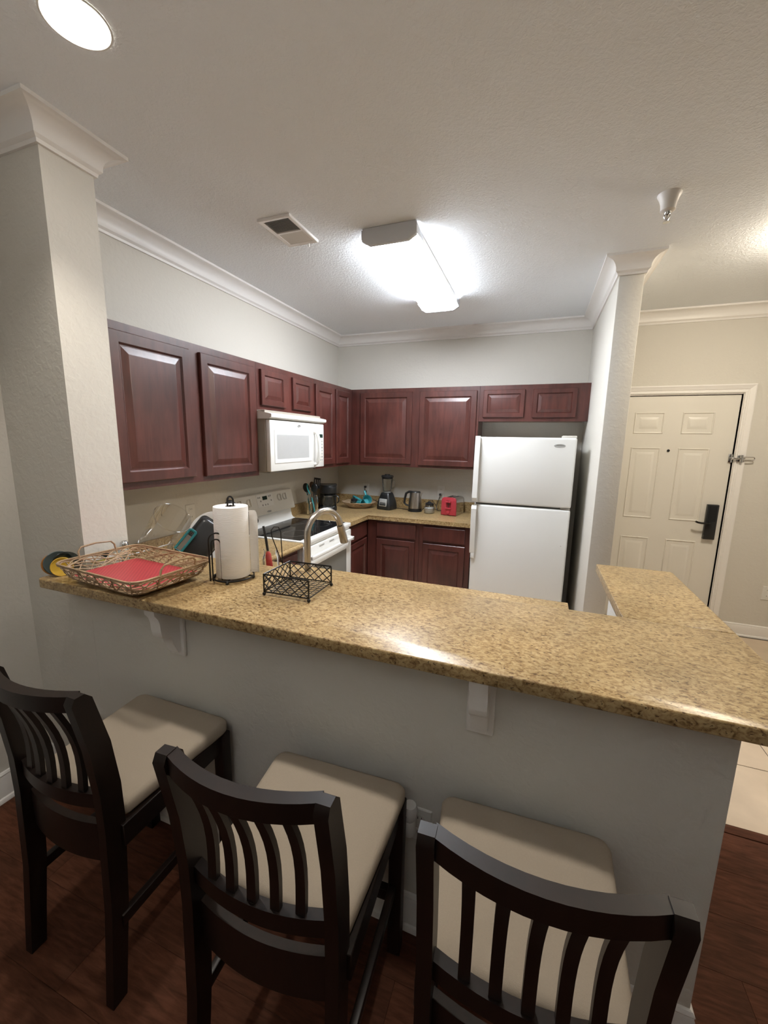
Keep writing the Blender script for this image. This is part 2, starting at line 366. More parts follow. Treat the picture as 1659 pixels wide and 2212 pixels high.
MB().tube([(3.560, -0.015, 0.978), (3.560, -0.05, 0.978), (3.545, -0.058, 0.978), (3.50, -0.058, 0.978), (3.475, -0.058, 0.982), (3.458, -0.056, 0.990)], 0.0085, 10).obj('lever', BLACKM, lock, world=True)
MB().box(3.552, -0.0235, 0.99, 3.61, -0.021, 1.125, 0.001, 1).obj('keycard_cover', BLACKG, lock, world=True)
jb = MB(); jb.box(DX0-0.004, -0.004, 0, DX0, 0.12, DZ); jb.box(DX1, -0.004, 0, DX1+0.004, 0.12, DZ); jb.box(DX0, -0.004, DZ-0.002, DX1, 0.12, DZ+0.002)
jb.box(DX0, 0.06, 0, DX1, 0.12, DZ)
struct(jb.obj('trim_12', TRIM))
# door casing: swept profile, mitred
cp = [(0.006, 0.0), (0.006, -0.010), (0.012, -0.014), (0.020, -0.014), (0.024, -0.009), (0.032, -0.009), (0.036, -0.014), (0.055, -0.019), (0.066, -0.024), (0.073, -0.022), (0.073, 0.0)]
def casing(name, pts):
    mb = MB(); A, B = [[mb.b.verts.new(v) for v in q] for q in pts]; n = len(cp)
    for j in range(n): mb.b.faces.new((A[j], A[(j+1) % n], B[(j+1) % n], B[j]))
    mb.b.faces.new(A); mb.b.faces.new(list(reversed(B))); struct(mb.obj(name, TRIM, ang=25))
casing('trim_13', [[(DX1+i, y_, 0) for i, y_ in cp], [(DX1+i, y_, DZ+i) for i, y_ in cp]])
casing('trim_14', [[(DX0-i, y_, 0) for i, y_ in cp], [(DX0-i, y_, DZ+i) for i, y_ in cp]])
casing('trim_15', [[(DX0-i, y_, DZ+i) for i, y_ in cp], [(DX1+i, y_, DZ+i) for i, y_ in cp]])
lt = thing('swing_bar_latch', 'chrome swing bar security latch on the entrance door frame', 'latch', (3.70, -0.02, 1.53))
MB().box(3.637, 0.000, 1.497, 3.664, 0.0125, 1.568, 0.003).box(3.650, -0.022, 1.523, 3.668, 0.002, 1.542, 0.003).obj('door_plate', CHROME, lt, world=True)
MB().box(3.690, -0.026, 1.505, 3.722, -0.016, 1.560, 0.003).lathe([(0.010, -0.03), (0.010, 0.03)], 12, Matrix.Translation((3.712, -0.033, 1.532))).obj('frame_plate', CHROME, lt, world=True)
MB().tube([(3.66, -0.033, 1.532), (3.71, -0.036, 1.532)], 0.007, 10).sphere((3.655, -0.033, 1.532), 0.010).obj('ball_stud', CHROME, lt, world=True)
MB().tube([(3.715, -0.036, 1.545)] + [(3.785+0.0115*math.cos(a), -0.036, 1.5335+0.0115*math.sin(a)) for a in [PI/2-i*PI/8 for i in range(9)]] + [(3.715, -0.036, 1.522)], 0.0038, 8).obj('swing_bar', CHROME, lt, world=True)

# ================================================================== LAMPS
def lamp_box():
    t = thing('fluorescent_light', 'long white fluorescent ceiling light glowing above the kitchen', 'ceiling light', (1.32, -1.42, H))
    x0, x1, y0, y1 = 1.175, 1.470, -2.025, -0.815
    MB().box(x0+0.010, y0+0.02, H-0.027, x1-0.010, y1-0.02, H, 0.003).obj('housing', WHITEP, t, world=True)
    pr = [(x0+0.012, H-0.026), (x0+0.013, H-0.056), (x0+0.045, H-0.072)] + [((x0+x1)/2+0.10*math.sin(a), H-0.064-0.018*math.cos(a)) for a in (-0.8, -0.4, 0, 0.4, 0.8)] + [(x1-0.045, H-0.072), (x1-0.013, H-0.056), (x1-0.012, H-0.026)]
    Mxz = Matrix(((1, 0, 0, 0), (0, 0, 1, 0), (0, 1, 0, 0), (0, 0, 0, 1)))
    MB().prism(pr, y0+0.01, y1-0.01, Mxz).obj('lens', emitter('fluorescent_glow', (0.92, 0.97, 1.04), KITCHEN_LIGHT), t, world=True)
    def cap(ya, yb, big):
        o_ = [(x0, H-0.001), (x0-0.003, H-0.062), (x0+0.040, H-0.086), (x1-0.040, H-0.086), (x1+0.003, H-0.062), (x1, H-0.001)]
        MB().prism(o_, ya, yb, Mxz, 0.003).obj('end_cap', BLUEG, t, world=True)
        # side wings of the cap run back along the lens
        s = 1 if big else -1
        for xe, sx in ((x0-0.003, 1), (x1+0.003, -1)):
            poly = [(ya if big else yb, H-0.008), ((yb+0.10) if big else (ya-0.10), H-0.030), ((yb+0.10) if big else (ya-0.10), H-0.052), (ya if big else yb, H-0.055)]
            Myz = Matrix(((0, 0, 1, 0), (1, 0, 0, 0), (0, 1, 0, 0), (0, 0, 0, 1)))
            MB().prism(poly, xe-0.002*sx, xe+0.002*sx, Myz).obj('end_cap_wing', BLUEG, t, world=True)
    cap(y0-0.005, y0+0.020, True); cap(y1-0.020, y1+0.005, False)
lamp_box()
def downlight(x, y, label):
    t = thing('recessed_downlight', label, 'ceiling light', (x, y, H), group=None)
    MB().lathe([(0.083, -0.0005), (0.084, -0.003), (0.079, -0.004), (0.0765, -0.002), (0.0765, -0.0005)], 40, cap=False).obj('trim_ring', WHITEP, t)
    MB().lathe([(0.0, -0.0012), (0.0765, -0.0012), (0.0765, -0.0004), (0.0, -0.0004)], 40).obj('lens', MATS.get('downlight_glow') or emitter('downlight_glow', (1.0, 0.93, 0.85), 9.0), t)
    ld = bpy.data.lights.new('downlight_beam', 'SPOT'); ld.energy = DOWNLIGHT; ld.color = (1.0, 0.92, 0.82); ld.spot_size = math.radians(105); ld.spot_blend = 0.6; ld.shadow_soft_size = 0.05
    lo_ = bpy.data.objects.new('downlight_beam', ld); COL.objects.link(lo_); lo_.parent = t; lo_.location = (0, 0, -0.012)
downlight(0.874, -3.273, 'round recessed downlight glowing in the ceiling over the bar')
downlight(2.05, -3.273, 'round recessed downlight added out of view above the bar to light the stools')  # second fixture is out of view, added to light the stool seats

def hall_lamp():
    t = thing('flush_ceiling_lamp', 'warm glass flush ceiling lamp in the entrance hall', 'ceiling light', (3.47, -1.36, H))
    MB().lathe([(0.0, 0), (0.13, 0), (0.13, -0.018), (0.12, -0.022), (0, -0.022)], 32).obj('pan', STEEL, t)
    MB().lathe([(0.118, -0.020), (0.112, -0.045), (0.09, -0.068), (0.05, -0.083), (0.0, -0.088)], 32, cap=False).obj('glass_bowl', emitter('hall_glow', (1.0, 0.88, 0.71), HALL_LIGHT), t)
hall_lamp()
def fill_lamp():  # unseen floor lamp, added as fill to brighten ceiling and front room
    t = thing('added_fill_lamp', 'tall black fill lamp added unseen behind the viewer to brighten the front room', 'floor lamp', (1.6, -5.3, 0))
    MB().lathe([(0, 0), (0.15, 0), (0.15, 0.015), (0.02, 0.03), (0, 0.03)], 28).obj('base', BLACK, t)
    MB().tube([(0, 0, 0.02), (0, 0, 1.78)], 0.012, 12).obj('pole', BLACK, t)
    MB().lathe([(0.02, 1.75), (0.10, 1.80), (0.17, 1.87), (0.172, 1.87), (0.165, 1.865), (0.10, 1.81), (0.0, 1.79)], 32, cap=False).obj('bowl', BLACK, t)
    MB().lathe([(0, 1.825), (0.11, 1.825), (0.11, 1.830), (0, 1.830)], 24).obj('bulb_disc', emitter('fill_lamp_glow', (1.0, 0.98, 0.95), ROOM_FILL), t)
fill_lamp()

# ================================================================== CABINETS
FR = [(0, 0.0), (0, -0.0165), (0.0035, -0.020), (0.050, -0.020), (0.056, -0.0135), (0.058, -0.010)]
PN = [(0.057, -0.0095), (0.059, -0.0105), (0.064, -0.0105), (0.094, -0.0180), (0.097, -0.0188), (0.100, -0.0190)]
def cab_door(x0, x1, z0, z1, yf, parent, name='door', small=False):
    k = 0.72 if small else 1.0; M = Matrix.Translation((0, yf, 0))
    d = MB().rings(x0, x1, z0, z1, [(i*k if i > 0.004 else i, y) for i, y in FR], M=M).obj(name, CAB, parent, ang=20)
    MB().rings(x0, x1, z0, z1, [(i*k, y) for i, y in PN], M=M).obj('raised_panel', CAB, d, ang=12)
    return d
def cab_drawer(x0, x1, z0, z1, yf, parent):
    MB().rings(x0, x1, z0, z1, [(0, 0.0), (0, -0.015), (0.006, -0.020)], M=Matrix.Translation((0, yf, 0))).obj('drawer_front', CAB, parent, ang=15)
def upper(name, label, loc, rz, wd, h, doors, d=0.315, inner_bottom=True):
    t = thing(name, label, 'cabinet', loc, rz, 'kitchen wall cabinets')
    mb = MB(); mb.box(0.0005, -d+0.019, 0.012, wd-0.0005, -0.001, h)        # carcass
    mb.box(0.0005, -d, 0.0, wd-0.0005, -d+0.019, h)                          # face frame
    mb.obj('body', CAB, t, smooth=False)
    MB().box(0.02, -d+0.022, 0.006, wd-0.02, -0.004, 0.012).obj('bottom_board', CABIN, t, smooth=False)
    for x0, x1, z0, z1 in doors: cab_door(x0, x1, z0, z1, -d, t, small=(z1-z0) < 0.4)
    return t
ZU, HU = 1.372, 0.762
y0 = -2.921
upper('wall_cabinet', 'tall double door mahogany wall cabinet above the dish drying corner', (0, y0, ZU), PI/2, 1.078, HU, [(0.047, 0.499, 0.035, 0.722), (0.576, 1.036, 0.030, 0.722)])
y0 = -1.842
upper('wall_cabinet', 'short double door mahogany cabinet above the white microwave', (0, y0, 1.822), PI/2, 0.765, 0.312, [(0.035, 0.328, 0.034, 0.272), (0.425, 0.708, 0.034, 0.272)])
y0 = -1.076
upper('wall_cabinet', 'narrow double door mahogany corner cabinet right of the microwave', (0, y0, ZU), PI/2, 1.074, HU, [(0.010, 0.348, 0.030, 0.722), (0.388, 0.690, 0.030, 0.722)])
upper('wall_cabinet', 'wide double door mahogany wall cabinet above the blender and kettle', (0.3165, 0, ZU), 0, 1.287, HU, [(0.102, 0.648, 0.030, 0.726), (0.725, 1.265, 0.022, 0.722)])
upper('wall_cabinet', 'short double door mahogany cabinet above the refrigerator', (1.6045, 0, 1.818), 0, 0.9105, 0.316, [(0.036, 0.392, 0.036, 0.276), (0.460, 0.812, 0.033, 0.276)])

def base(name, label, loc, rz, wd, fronts, d=0.61, hole=None):
    t = thing(name, label, 'cabinet', loc, rz, 'kitchen base cabinets')
    mb = MB().box(0.001, -d+0.07, 0.0, wd-0.001, -0.002, 0.10)
    if hole: mb.box(0.001, -d, 0.10, hole[0], -0.002, 0.875).box(hole[1], -d, 0.10, wd-0.001, -0.002, 0.875).box(hole[0], -d, 0.10, hole[1], -0.002, 0.66).box(hole[0], -d, 0.66, hole[1], -d+0.019, 0.875)
    else: mb.box(0.001, -d, 0.10, wd-0.001, -0.002, 0.875)
    mb.obj('body', CAB, t, smooth=False)
    for k, x0, x1, z0, z1 in fronts:
        if k == 'd': cab_door(x0, x1, z0, z1, -d, t)
        else: cab_drawer(x0, x1, z0, z1, -d, t)
    return t
base('base_cabinet', 'mahogany base cabinet just right of the stove, facing the fridge', (0, -1.063, 0), PI/2, 1.060, [('w', 0.035, 0.44, 0.712, 0.846), ('d', 0.035, 0.44, 0.13, 0.690)])
base('base_cabinet', 'mahogany base cabinet under the blender with one drawer and door', (0.63, 0, 0), 0, 0.525, [('w', 0.100, 0.493, 0.712, 0.850), ('d', 0.100, 0.487, 0.13, 0.690)])
base('base_cabinet', 'mahogany base cabinet beside the refrigerator under the red toaster', (1.155, 0, 0), 0, 0.478, [('w', 0.038, 0.430, 0.712, 0.850), ('d', 0.042, 0.432, 0.13, 0.690)])
base('base_cabinet', 'mahogany base cabinet between the stove and the sink corner', (0, -2.28, 0), PI/2, 0.445, [('w', 0.03, 0.415, 0.712, 0.846), ('d', 0.03, 0.415, 0.13, 0.690)])
base('base_cabinet', 'mahogany sink base cabinet hidden behind the raised bar', (2.30, -2.925, 0), PI, 2.29, [('d', 0.05, 0.55, 0.13, 0.846), ('d', 0.62, 1.12, 0.13, 0.69), ('d', 1.16, 1.66, 0.13, 0.69), ('w', 0.62, 1.66, 0.712, 0.846)], d=0.62, hole=(0.54, 1.38))

# ---- granite worktops
def worktop():
    t = thing('corner_worktop', 'polished gold granite worktop along the back wall under small appliances', 'countertop', (0.6, -0.5, 0.876))
    MB().prism([(0.001, -1.063), (0.648, -1.063), (0.648, -0.648), (1.636, -0.648), (1.636, -0.001), (0.001, -0.001)], 0.876, 0.914, None, 0.006).obj('slab', GRAN, t, world=True)
    MB().box(0.020, -0.020, 0.914, 1.636, -0.0005, 1.016, 0.002, 1).obj('backsplash', GRAN, t, world=True)
    MB().box(0.0005, -1.063, 0.914, 0.020, -0.0005, 1.016, 0.002, 1).obj('backsplash', GRAN, t, world=True)
    t = thing('sink_worktop', 'lower gold granite worktop left of the stove and around the sink', 'countertop', (0.3, -2.4, 0.876))
    SX0, SX1, SY0, SY1 = 0.96, 1.72, -2.66, -2.41
    mb = MB()
    for a in ((0.001, -2.922, 0.648, -1.838), (0.648, -2.922, SX0, -2.275), (SX1, -2.922, 2.315, -2.275), (SX0, -2.922, SX1, SY0), (SX0, SY1, SX1, -2.275)):
        mb.box(a[0], a[1], 0.876, a[2], a[3], 0.914)
    mb.obj('slab', GRAN, t, world=True, smooth=False)
    MB().tube([(0.642, -2.275, 0.895), (0.642, -1.838, 0.895)], 0.0188, 12).obj('rounded_edge', GRAN, t, world=True)
    MB().box(0.0005, -2.922, 0.914, 0.020, -1.838, 1.016, 0.002, 1).obj('backsplash', GRAN, t, world=True)
    s = thing('sink', 'stainless steel undermount sink below the faucet', 'sink', ((SX0+SX1)/2, (SY0+SY1)/2, 0.70))
    mb = MB(); mb.rings(SX0-0.01, SX1+0.01, SY0-0.01, SY1+0.01, [(0, 0.8755), (0.006, 0.8755), (0.01, 0.86), (0.02, 0.70), (0.05, 0.685)], M=Matrix(((1, 0, 0, 0), (0, 0, 1, 0), (0, 1, 0, 0), (0, 0, 0, 1))))
    mb.obj('basin', STEEL, s, world=True)
    MB().lathe([(0.0, 0.687), (0.045, 0.687), (0.045, 0.684)], 20, Matrix.Translation(((SX0+SX1)/2, (SY0+SY1)/2, 0))).obj('drain', CHROME, s, world=True)
worktop()
def barslab():
    t = thing('bar_countertop', 'raised gold granite bar top on the white half wall', 'countertop', (1.5, -3.0, ZB-TB))
    def slab(poly, name):
        mb = MB(); mb.prism(poly, ZB-TB, ZB, None, 0.004); mb.obj(name, GRAN, t, world=True, ang=50)
    rc = arc(XB0+0.02, YB0+0.02, 0.02, PI, 1.5*PI, 4)
    slab(rc + arc(XB1-0.03, YB0+0.03, 0.03, 1.5*PI, 2*PI, 4) + [(XB1, YB1-0.0004), (XRL+0.0, YB1-0.0004), (XJ+0.0025, YB1-0.0004), (XJ+0.0025, YJ-0.0025), (XB0, YJ-0.0025)], 'main_slab')
    slab([(XRL, YB1+0.0004), (XB1, YB1+0.0004)] + arc(XB1-0.015, YRE-0.015, 0.015, 0, PI/2, 3) + [(XRL, YRE)], 'return_slab')
barslab()
def corbel(x, label):
    t = thing('corbel', label, 'corbel', (x, YJ+0.0005, 0.80), 0, 'white corbels under the bar')
    MB().box(-0.039, -0.014, 0.0, 0.039, -0.0003, ZB-TB-0.80, 0.004).obj('back_plate', TRIM, t)
    zt = ZB-TB-0.80-0.0003
    pr = [(-0.013, 0.020), (-0.028, 0.022), (-0.036, 0.040)] + [(-0.038-0.030*math.sin(a)*0.5, 0.055+0.045*(1-math.cos(a))) for a in (0.4, 0.8, 1.2)] + [(-0.060, 0.098), (-0.078, 0.100), (-0.090, 0.112), (-0.095, 0.135), (-0.097, 0.165), (-0.103, 0.186), (-0.116, 0.204), (-0.118, zt), (-0.013, zt)]
    MB().prism(pr, -0.024, 0.024, Matrix(((0, 0, 1, 0), (1, 0, 0, 0), (0, 1, 0, 0), (0, 0, 0, 1))), 0.0).obj('bracket', TRIM, t, ang=35)
corbel(0.896, 'white scrolled corbel under the bar near the left wall')
corbel(2.038, 'white scrolled corbel under the bar above the right stool')

# ================================================================== APPLIANCES
def badge(parent, M, a, b_):
    o = MB().lathe([(0, 0.0), (1.0, 0.0), (1.0, 0.6), (0.9, 1.0), (0.82, 0.8), (0, 0.8)], 28, M @ Matrix.Diagonal((a, b_, 0.003, 1))).obj('badge', BADGE, parent)
    me = text_mesh('Whirlpool', a*0.33, GREY); me.transform(M @ Matrix.Translation((0, 0, 0.0026))); l = link('badge_lettering', me, o)
    MB().tube([M @ Vector((a*0.62*math.cos(q), b_*0.62*math.sin(q), 0.0028)) for q in [0.5+i*0.35 for i in range(8)]], 0.0006, 5).obj('badge_swirl', STEEL, o)
    return o
def fridge():
    x0, x1, yf, h, zg = 1.664, 2.412, -0.797, 1.672, 1.122
    t = thing('refrigerator', 'white top-freezer refrigerator between the worktop and the wall', 'refrigerator', ((x0+x1)/2, -0.45, 0))
    MB().box(x0+0.004, -0.72, 0.02, x1-0.004, -0.04, h-0.006, 0.006).obj('body', WHITE, t, world=True)
    MB().box(x0+0.02, -0.70, 0.0, x1-0.02, -0.06, 0.02).obj('base', GREY, t, world=True)
    MB().box(x0+0.012, -0.735, 0.10, x1-0.012, -0.718, h-0.01).obj('gasket', GREY, t, world=True)
    fz = MB().box(x0, yf, zg+0.010, x1, -0.735, h, 0.014, 3).obj('freezer_door', WHITE, t, world=True)
    fd = MB().box(x0, yf, 0.10, x1, -0.735, zg-0.006, 0.014, 3).obj('fridge_door', WHITE, t, world=True)
    MB().box(x0+0.02, yf+0.03, 0.022, x1-0.02, -0.72, 0.09, 0.004).obj('toe_grille', GREY, t, world=True)
    def handle(za, zb, out, parent):
        mb = MB(); pr = [(yf+0.002, za), (yf-0.030, za), (yf-0.052, za+(zb-za)*0.06), (yf-0.046, zb-(zb-za)*0.5), (yf-0.030, zb-(zb-za)*0.12), (yf-0.022, zb), (yf+0.002, zb), (yf+0.002, zb-(zb-za)*0.10), (yf-0.018, zb-(zb-za)*0.14), (yf-0.030, zb-(zb-za)*0.5), (yf-0.034, za+(zb-za)*0.12), (yf+0.002, za+(zb-za)*0.08)]
        mb.prism(pr, x0-0.006, x0+0.034, Matrix(((0, 0, 1, 0), (1, 0, 0, 0), (0, 1, 0, 0), (0, 0, 0, 1)))); mb.obj('handle', WHITE, parent, world=True, ang=30)
    handle(zg+0.022, h+0.006, 1, fz); handle(zg-0.012, 0.70, 1, fd)
    MB().box(x0+0.002, yf-0.022, 0.70-0.045, x0+0.034, yf+0.002, 0.70, 0.004).obj('handle_foot', WHITE, fd, world=True)
    badge(fz, Matrix.Translation(Vector((2.293, yf, 1.612))-ORG[t.name]) @ TX, 0.041, 0.0125)
    MB().box(x1-0.105, yf+0.012, h-0.004, x1-0.004, -0.66, h+0.016, 0.005).obj('hinge_cover', CREAM, t, world=True)
    MB().box(x1-0.075, yf+0.01, zg-0.004, x1-0.006, -0.76, zg+0.008, 0.002).obj('center_hinge', STEEL, t, world=True)
    MB().sphere((x1-0.045, yf, 0.83), 0.005, 10, 6).obj('door_button', WHITEP, fd, world=True)
fridge()
def stove():
    t = thing('electric_range', 'white electric range with black glass cooktop and back control panel', 'stove', (0, -1.830, 0), PI/2)
    W = 0.760
    MB().box(0.002, -0.632, 0.02, W-0.002, -0.025, 0.900).obj('body', WHITE, t, smooth=False)
    MB().box(0.0, -0.665, 0.888, W, -0.085, 0.921, 0.007, 3).obj('cooktop_frame', WHITE, t)
    MB().box(0.022, -0.620, 0.9205, W-0.022, -0.115, 0.9235, 0.0012, 1).obj('glass_cooktop', BLACKG, t)
    ring = [(0.0865, 0.0), (0.0875, 0.0), (0.0875, 0.0003), (0.0865, 0.0003)]
    for cx, cy, r in ((0.20, -0.47, 1.15), (0.56, -0.47, 0.9), (0.20, -0.23, 0.85), (0.56, -0.23, 1.15)):
        MB().lathe([(a*r, z) for a, z in ring]+[(0.0865*r, 0.0)], 36, Matrix.Translation((cx, cy, 0.9236)), cap=False).obj('burner_ring', GREY, t)
    # sloping apron of the backguard, slot, control panel
    Myz = Matrix(((0, 0, 1, 0), (1, 0, 0, 0), (0, 1, 0, 0), (0, 0, 0, 1)))
    MB().prism([(-0.10, 0.921), (-0.080, 0.928), (-0.066, 0.95), (-0.058, 1.004), (-0.025, 1.004), (-0.025, 0.90), (-0.10, 0.905)], 0.004, W-0.004, Myz).obj('backguard_apron', WHITE, t, ang=60)
    MB().box(0.012, -0.055, 1.003, W-0.012, -0.025, 1.016).obj('vent_slot', BLACK, t)
    bg = MB().prism([(-0.098, 1.016), (-0.100, 1.024), (-0.092, 1.055), (-0.060, 1.183), (-0.048, 1.190), (-0.025, 1.190), (-0.025, 1.016)], 0.0, W, Myz).obj('control_panel', CREAM, t, ang=40)
    nrm = Vector((0, -0.970, 0.2425)); base_ = Vector((0, -0.092, 1.055)); dirv = Vector((0, 0.032, 0.128)).normalized()
    def on(x, s): return Vector((x, 0, 0)) + base_ + dirv*s
    R = Matrix(((1, 0, 0, 0), (0, dirv.y, nrm.y, 0), (0, dirv.z, nrm.z, 0), (0, 0, 0, 1)))
    for x in (0.055, 0.180-0.02, 0.556, 0.632):
        k = MB(); M = Matrix.Translation(on(x, 0.078)) @ R
        k.lathe([(0.030, 0.0), (0.029, 0.006), (0.026, 0.014), (0.0, 0.015)], 24, M); k.box(-0.006, -0.028, 0.010, 0.006, 0.028, 0.030, 0.003, 2, M)
        k.obj('knob', WHITEP, bg)
    k = MB(); M = Matrix.Translation(on(0.365, 0.074)) @ R
    k.box(-0.105, -0.052, 0.0, 0.105, 0.052, 0.002, 0.001, 1, M); pan = k.obj('keypad', WHITEP, bg)
    MB().box(-0.032, 0.006, 0.002, 0.026, 0.036, 0.0035, 0, 1, M).obj('clock_display', LENSB, bg)
    for q in ((-0.085, 0.03), (-0.065, 0.03), (-0.06, 0.0), (0.055, 0.03), (0.075, 0.032), (0.075, -0.006), (-0.045, -0.035), (-0.01, -0.035), (0.02, -0.035)):
        MB().box(q[0]-0.006, q[1]-0.007, 0.002, q[0]+0.006, q[1]+0.007, 0.0033, 0.001, 1, M).obj('key', GREY, bg)
    badge(bg, Matrix.Translation(Vector((0.385, -0.0968, 1.036))) @ R, 0.028, 0.0095)
    # front: vent trim, door with window and handle, drawer
    MB().box(0.004, -0.650, 0.868, W-0.004, -0.625, 0.886, 0.002, 1).obj('front_trim', WHITE, t)
    MB().box(0.02, -0.640, 0.886, W-0.02, -0.63, 0.889).obj('shadow_gap', BLACK, t)
    od = MB().box(0.004, -0.668, 0.235, W-0.004, -0.634, 0.866, 0.006, 2).obj('oven_door', WHITE, t)
    for q in (0.20, 0.36, 0.52):
        for dz in (0, 0.007): MB().box(q, -0.6695, 0.848-dz, q+0.075, -0.667, 0.8505-dz).obj('vent_slit', GREY, od)
    MB().box(0.10, -0.6695, 0.36, W-0.10, -0.6655, 0.715, 0.001, 1).obj('oven_window', OVENGLASS, od)
    MB().box(0.03, -0.712, 0.782, W-0.03, -0.690, 0.812, 0.008, 3).box(0.03, -0.712, 0.782, 0.06, -0.664, 0.812, 0.005).box(W-0.06, -0.712, 0.782, W-0.03, -0.664, 0.812, 0.005).obj('handle', WHITE, od)
    MB().box(0.004, -0.664, 0.05, W-0.004, -0.634, 0.225, 0.006).obj('storage_drawer', WHITE, t)
stove()
def microwave():
    t = thing('microwave', 'white over-the-range microwave with grey window above the stove', 'microwave', (0, -1.838, 1.395), PI/2)
    W, hh = 0.760, 0.426
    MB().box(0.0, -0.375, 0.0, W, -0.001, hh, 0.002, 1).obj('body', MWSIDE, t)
    MB().box(0.06, -0.36, -0.012, W-0.06, -0.05, 0.001, 0.004).obj('grease_filter_base', GREY, t)
    Myz = Matrix(((0, 0, 1, 0), (1, 0, 0, 0), (0, 1, 0, 0), (0, 0, 0, 1)))
    vg = MB().prism([(-0.30, hh-0.002), (-0.428, hh-0.026), (-0.432, hh-0.034), (-0.430, hh-0.048), (-0.405, hh-0.060), (-0.30, hh-0.060)], -0.004, W+0.004, Myz).obj('vent_hood', WHITE, t, ang=30)
    for i in range(16): MB().box(0.05+i*0.0425, -0.372, hh-0.0195, 0.05+i*0.0425+0.033, -0.345, hh-0.0125, 0, 1, Matrix.Translation((0, 0, 0)) @ Matrix()).obj('vent_slot', GREY, vg)
    dr = MB().box(0.002, -0.412, 0.004, 0.605, -0.376, hh-0.066, 0.006, 2).obj('door', WHITE, t)
    MB().rings(0.045, 0.545, 0.058, 0.296, [(0, -0.4115), (0.003, -0.416), (0.012, -0.417), (0.026, -0.4145), (0.034, -0.4125), (0.036, -0.411)], cap=False).obj('window_frame', WHITE, dr, ang=25)
    MB().box(0.080, -0.4135, 0.085, 0.510, -0.4105, 0.262, 0.001, 1).obj('window', MWGLASS, dr)
    MB().tube([(0.590, -0.410, 0.295), (0.594, -0.425, 0.288)] + [(0.600, -0.425-0.030*math.sin(a), 0.160+0.125*math.cos(a)) for a in [0.15+i*(PI-0.3)/10 for i in range(11)]] + [(0.594, -0.425, 0.034), (0.590, -0.410, 0.028)], 0.011, 10, flat=(1.3, 0.9)).obj('handle', WHITEP, dr)
    badge(dr, Matrix.Translation((0.367, -0.4115, 0.330)) @ TX, 0.024, 0.0105)
    cp_ = MB().box(0.607, -0.410, 0.004, W-0.002, -0.376, hh-0.066, 0.006, 2).obj('control_panel', WHITE, t)
    MB().box(0.655, -0.4115, 0.248, 0.735, -0.409, 0.276).obj('clock_display', LENSB, cp_)
    MB().box(0.650, -0.4112, 0.045, 0.742, -0.409, 0.240).obj('keypad', CREAM, cp_)
    for r in range(7):
        for c in range(3): MB().box(0.658+c*0.028, -0.4120, 0.055+r*0.026, 0.676+c*0.028, -0.4105, 0.068+r*0.026, 0.0005, 1).obj('key', GREY if (r+c) % 3 == 0 else MWGLASS, cp_)
microwave()

# ================================================================== CEILING FIXTURES
def vent():
    x0, x1, y0, y1 = 0.700, 0.892, -2.285, -1.995
    t = thing('air_vent', 'white metal air register with grey louvres in the ceiling', 'vent', ((x0+x1)/2, (y0+y1)/2, H))
    Mz = Matrix(((1, 0, 0, 0), (0, 0, 1, 0), (0, 1, 0, 0), (0, 0, 0, 1)))
    MB().rings(x0, x1, y0, y1, [(0, H-0.0005), (0, H-0.012), (0.004, H-0.014), (0.022, H-0.010), (0.024, H-0.004), (0.024, H-0.0005)], cap=False, M=Mz).obj('frame', TRIM, t, world=True, ang=20)
    MB().box(x0+0.01, y0+0.01, H-0.0035, x1-0.01, y1-0.01, H-0.0005).obj('backing', GREY, t, world=True)
    ym = (y0+y1)/2+0.004
    MB().box(x0+0.022, ym-0.006, H-0.010, x1-0.022, ym+0.006, H-0.002).obj('divider', TRIM, t, world=True)
    sl = MB().box(-0.073, -0.0045, -0.0008, 0.073, 0.0045, 0.0008, 0, 1, Matrix.Rotation(0.7, 4, 'X')).mesh('louvre', MWGLASS)
    for i in range(12): o = link('louvre', sl, t); o.location = Vector(((x0+x1)/2, y0+0.032+i*0.0092, H-0.0075))-ORG[t.name]
    sl2 = MB().box(-0.073, -0.0055, -0.0008, 0.073, 0.0055, 0.0008, 0, 1, Matrix.Rotation(-0.25, 4, 'X')).mesh('louvre', WHITEP)
    for i in range(11): o = link('louvre', sl2, t); o.location = Vector(((x0+x1)/2, ym+0.014+i*0.0098, H-0.0075))-ORG[t.name]
    MB().box(x1-0.062, y1-0.010, H-0.030, x1-0.056, y1-0.004, H-0.008, 0.001).obj('damper_lever', WHITEP, t, world=True)
vent()
def sprinkler():
    t = thing('fire_sprinkler', 'white fire sprinkler head hanging from the ceiling near the column', 'sprinkler', (2.598, -1.868, H))
    MB().lathe([(0.047, 0.0), (0.047, -0.003), (0.040, -0.016), (0.032, -0.038), (0.029, -0.058), (0.030, -0.066), (0.024, -0.070), (0.0, -0.070)], 28).obj('escutcheon', TRIM, t)
    MB().lathe([(0.013, -0.068), (0.012, -0.080), (0.008, -0.086), (0.0, -0.086)], 16).tube([(-0.012, 0, -0.078), (-0.011, 0, -0.09), (-0.003, 0, -0.106)], 0.0025, 6).tube([(0.012, 0, -0.078), (0.011, 0, -0.09), (0.003, 0, -0.106)], 0.0025, 6).tube([(0, 0, -0.084), (0, 0, -0.112)], 0.0028, 8).obj('sprinkler_body', CHROME, t)
    d = MB(); d.lathe([(0.0, -0.110), (0.007, -0.110), (0.015, -0.112), (0.015, -0.1135), (0.0, -0.1135)], 20); d.obj('deflector', CHROME, t)
sprinkler()

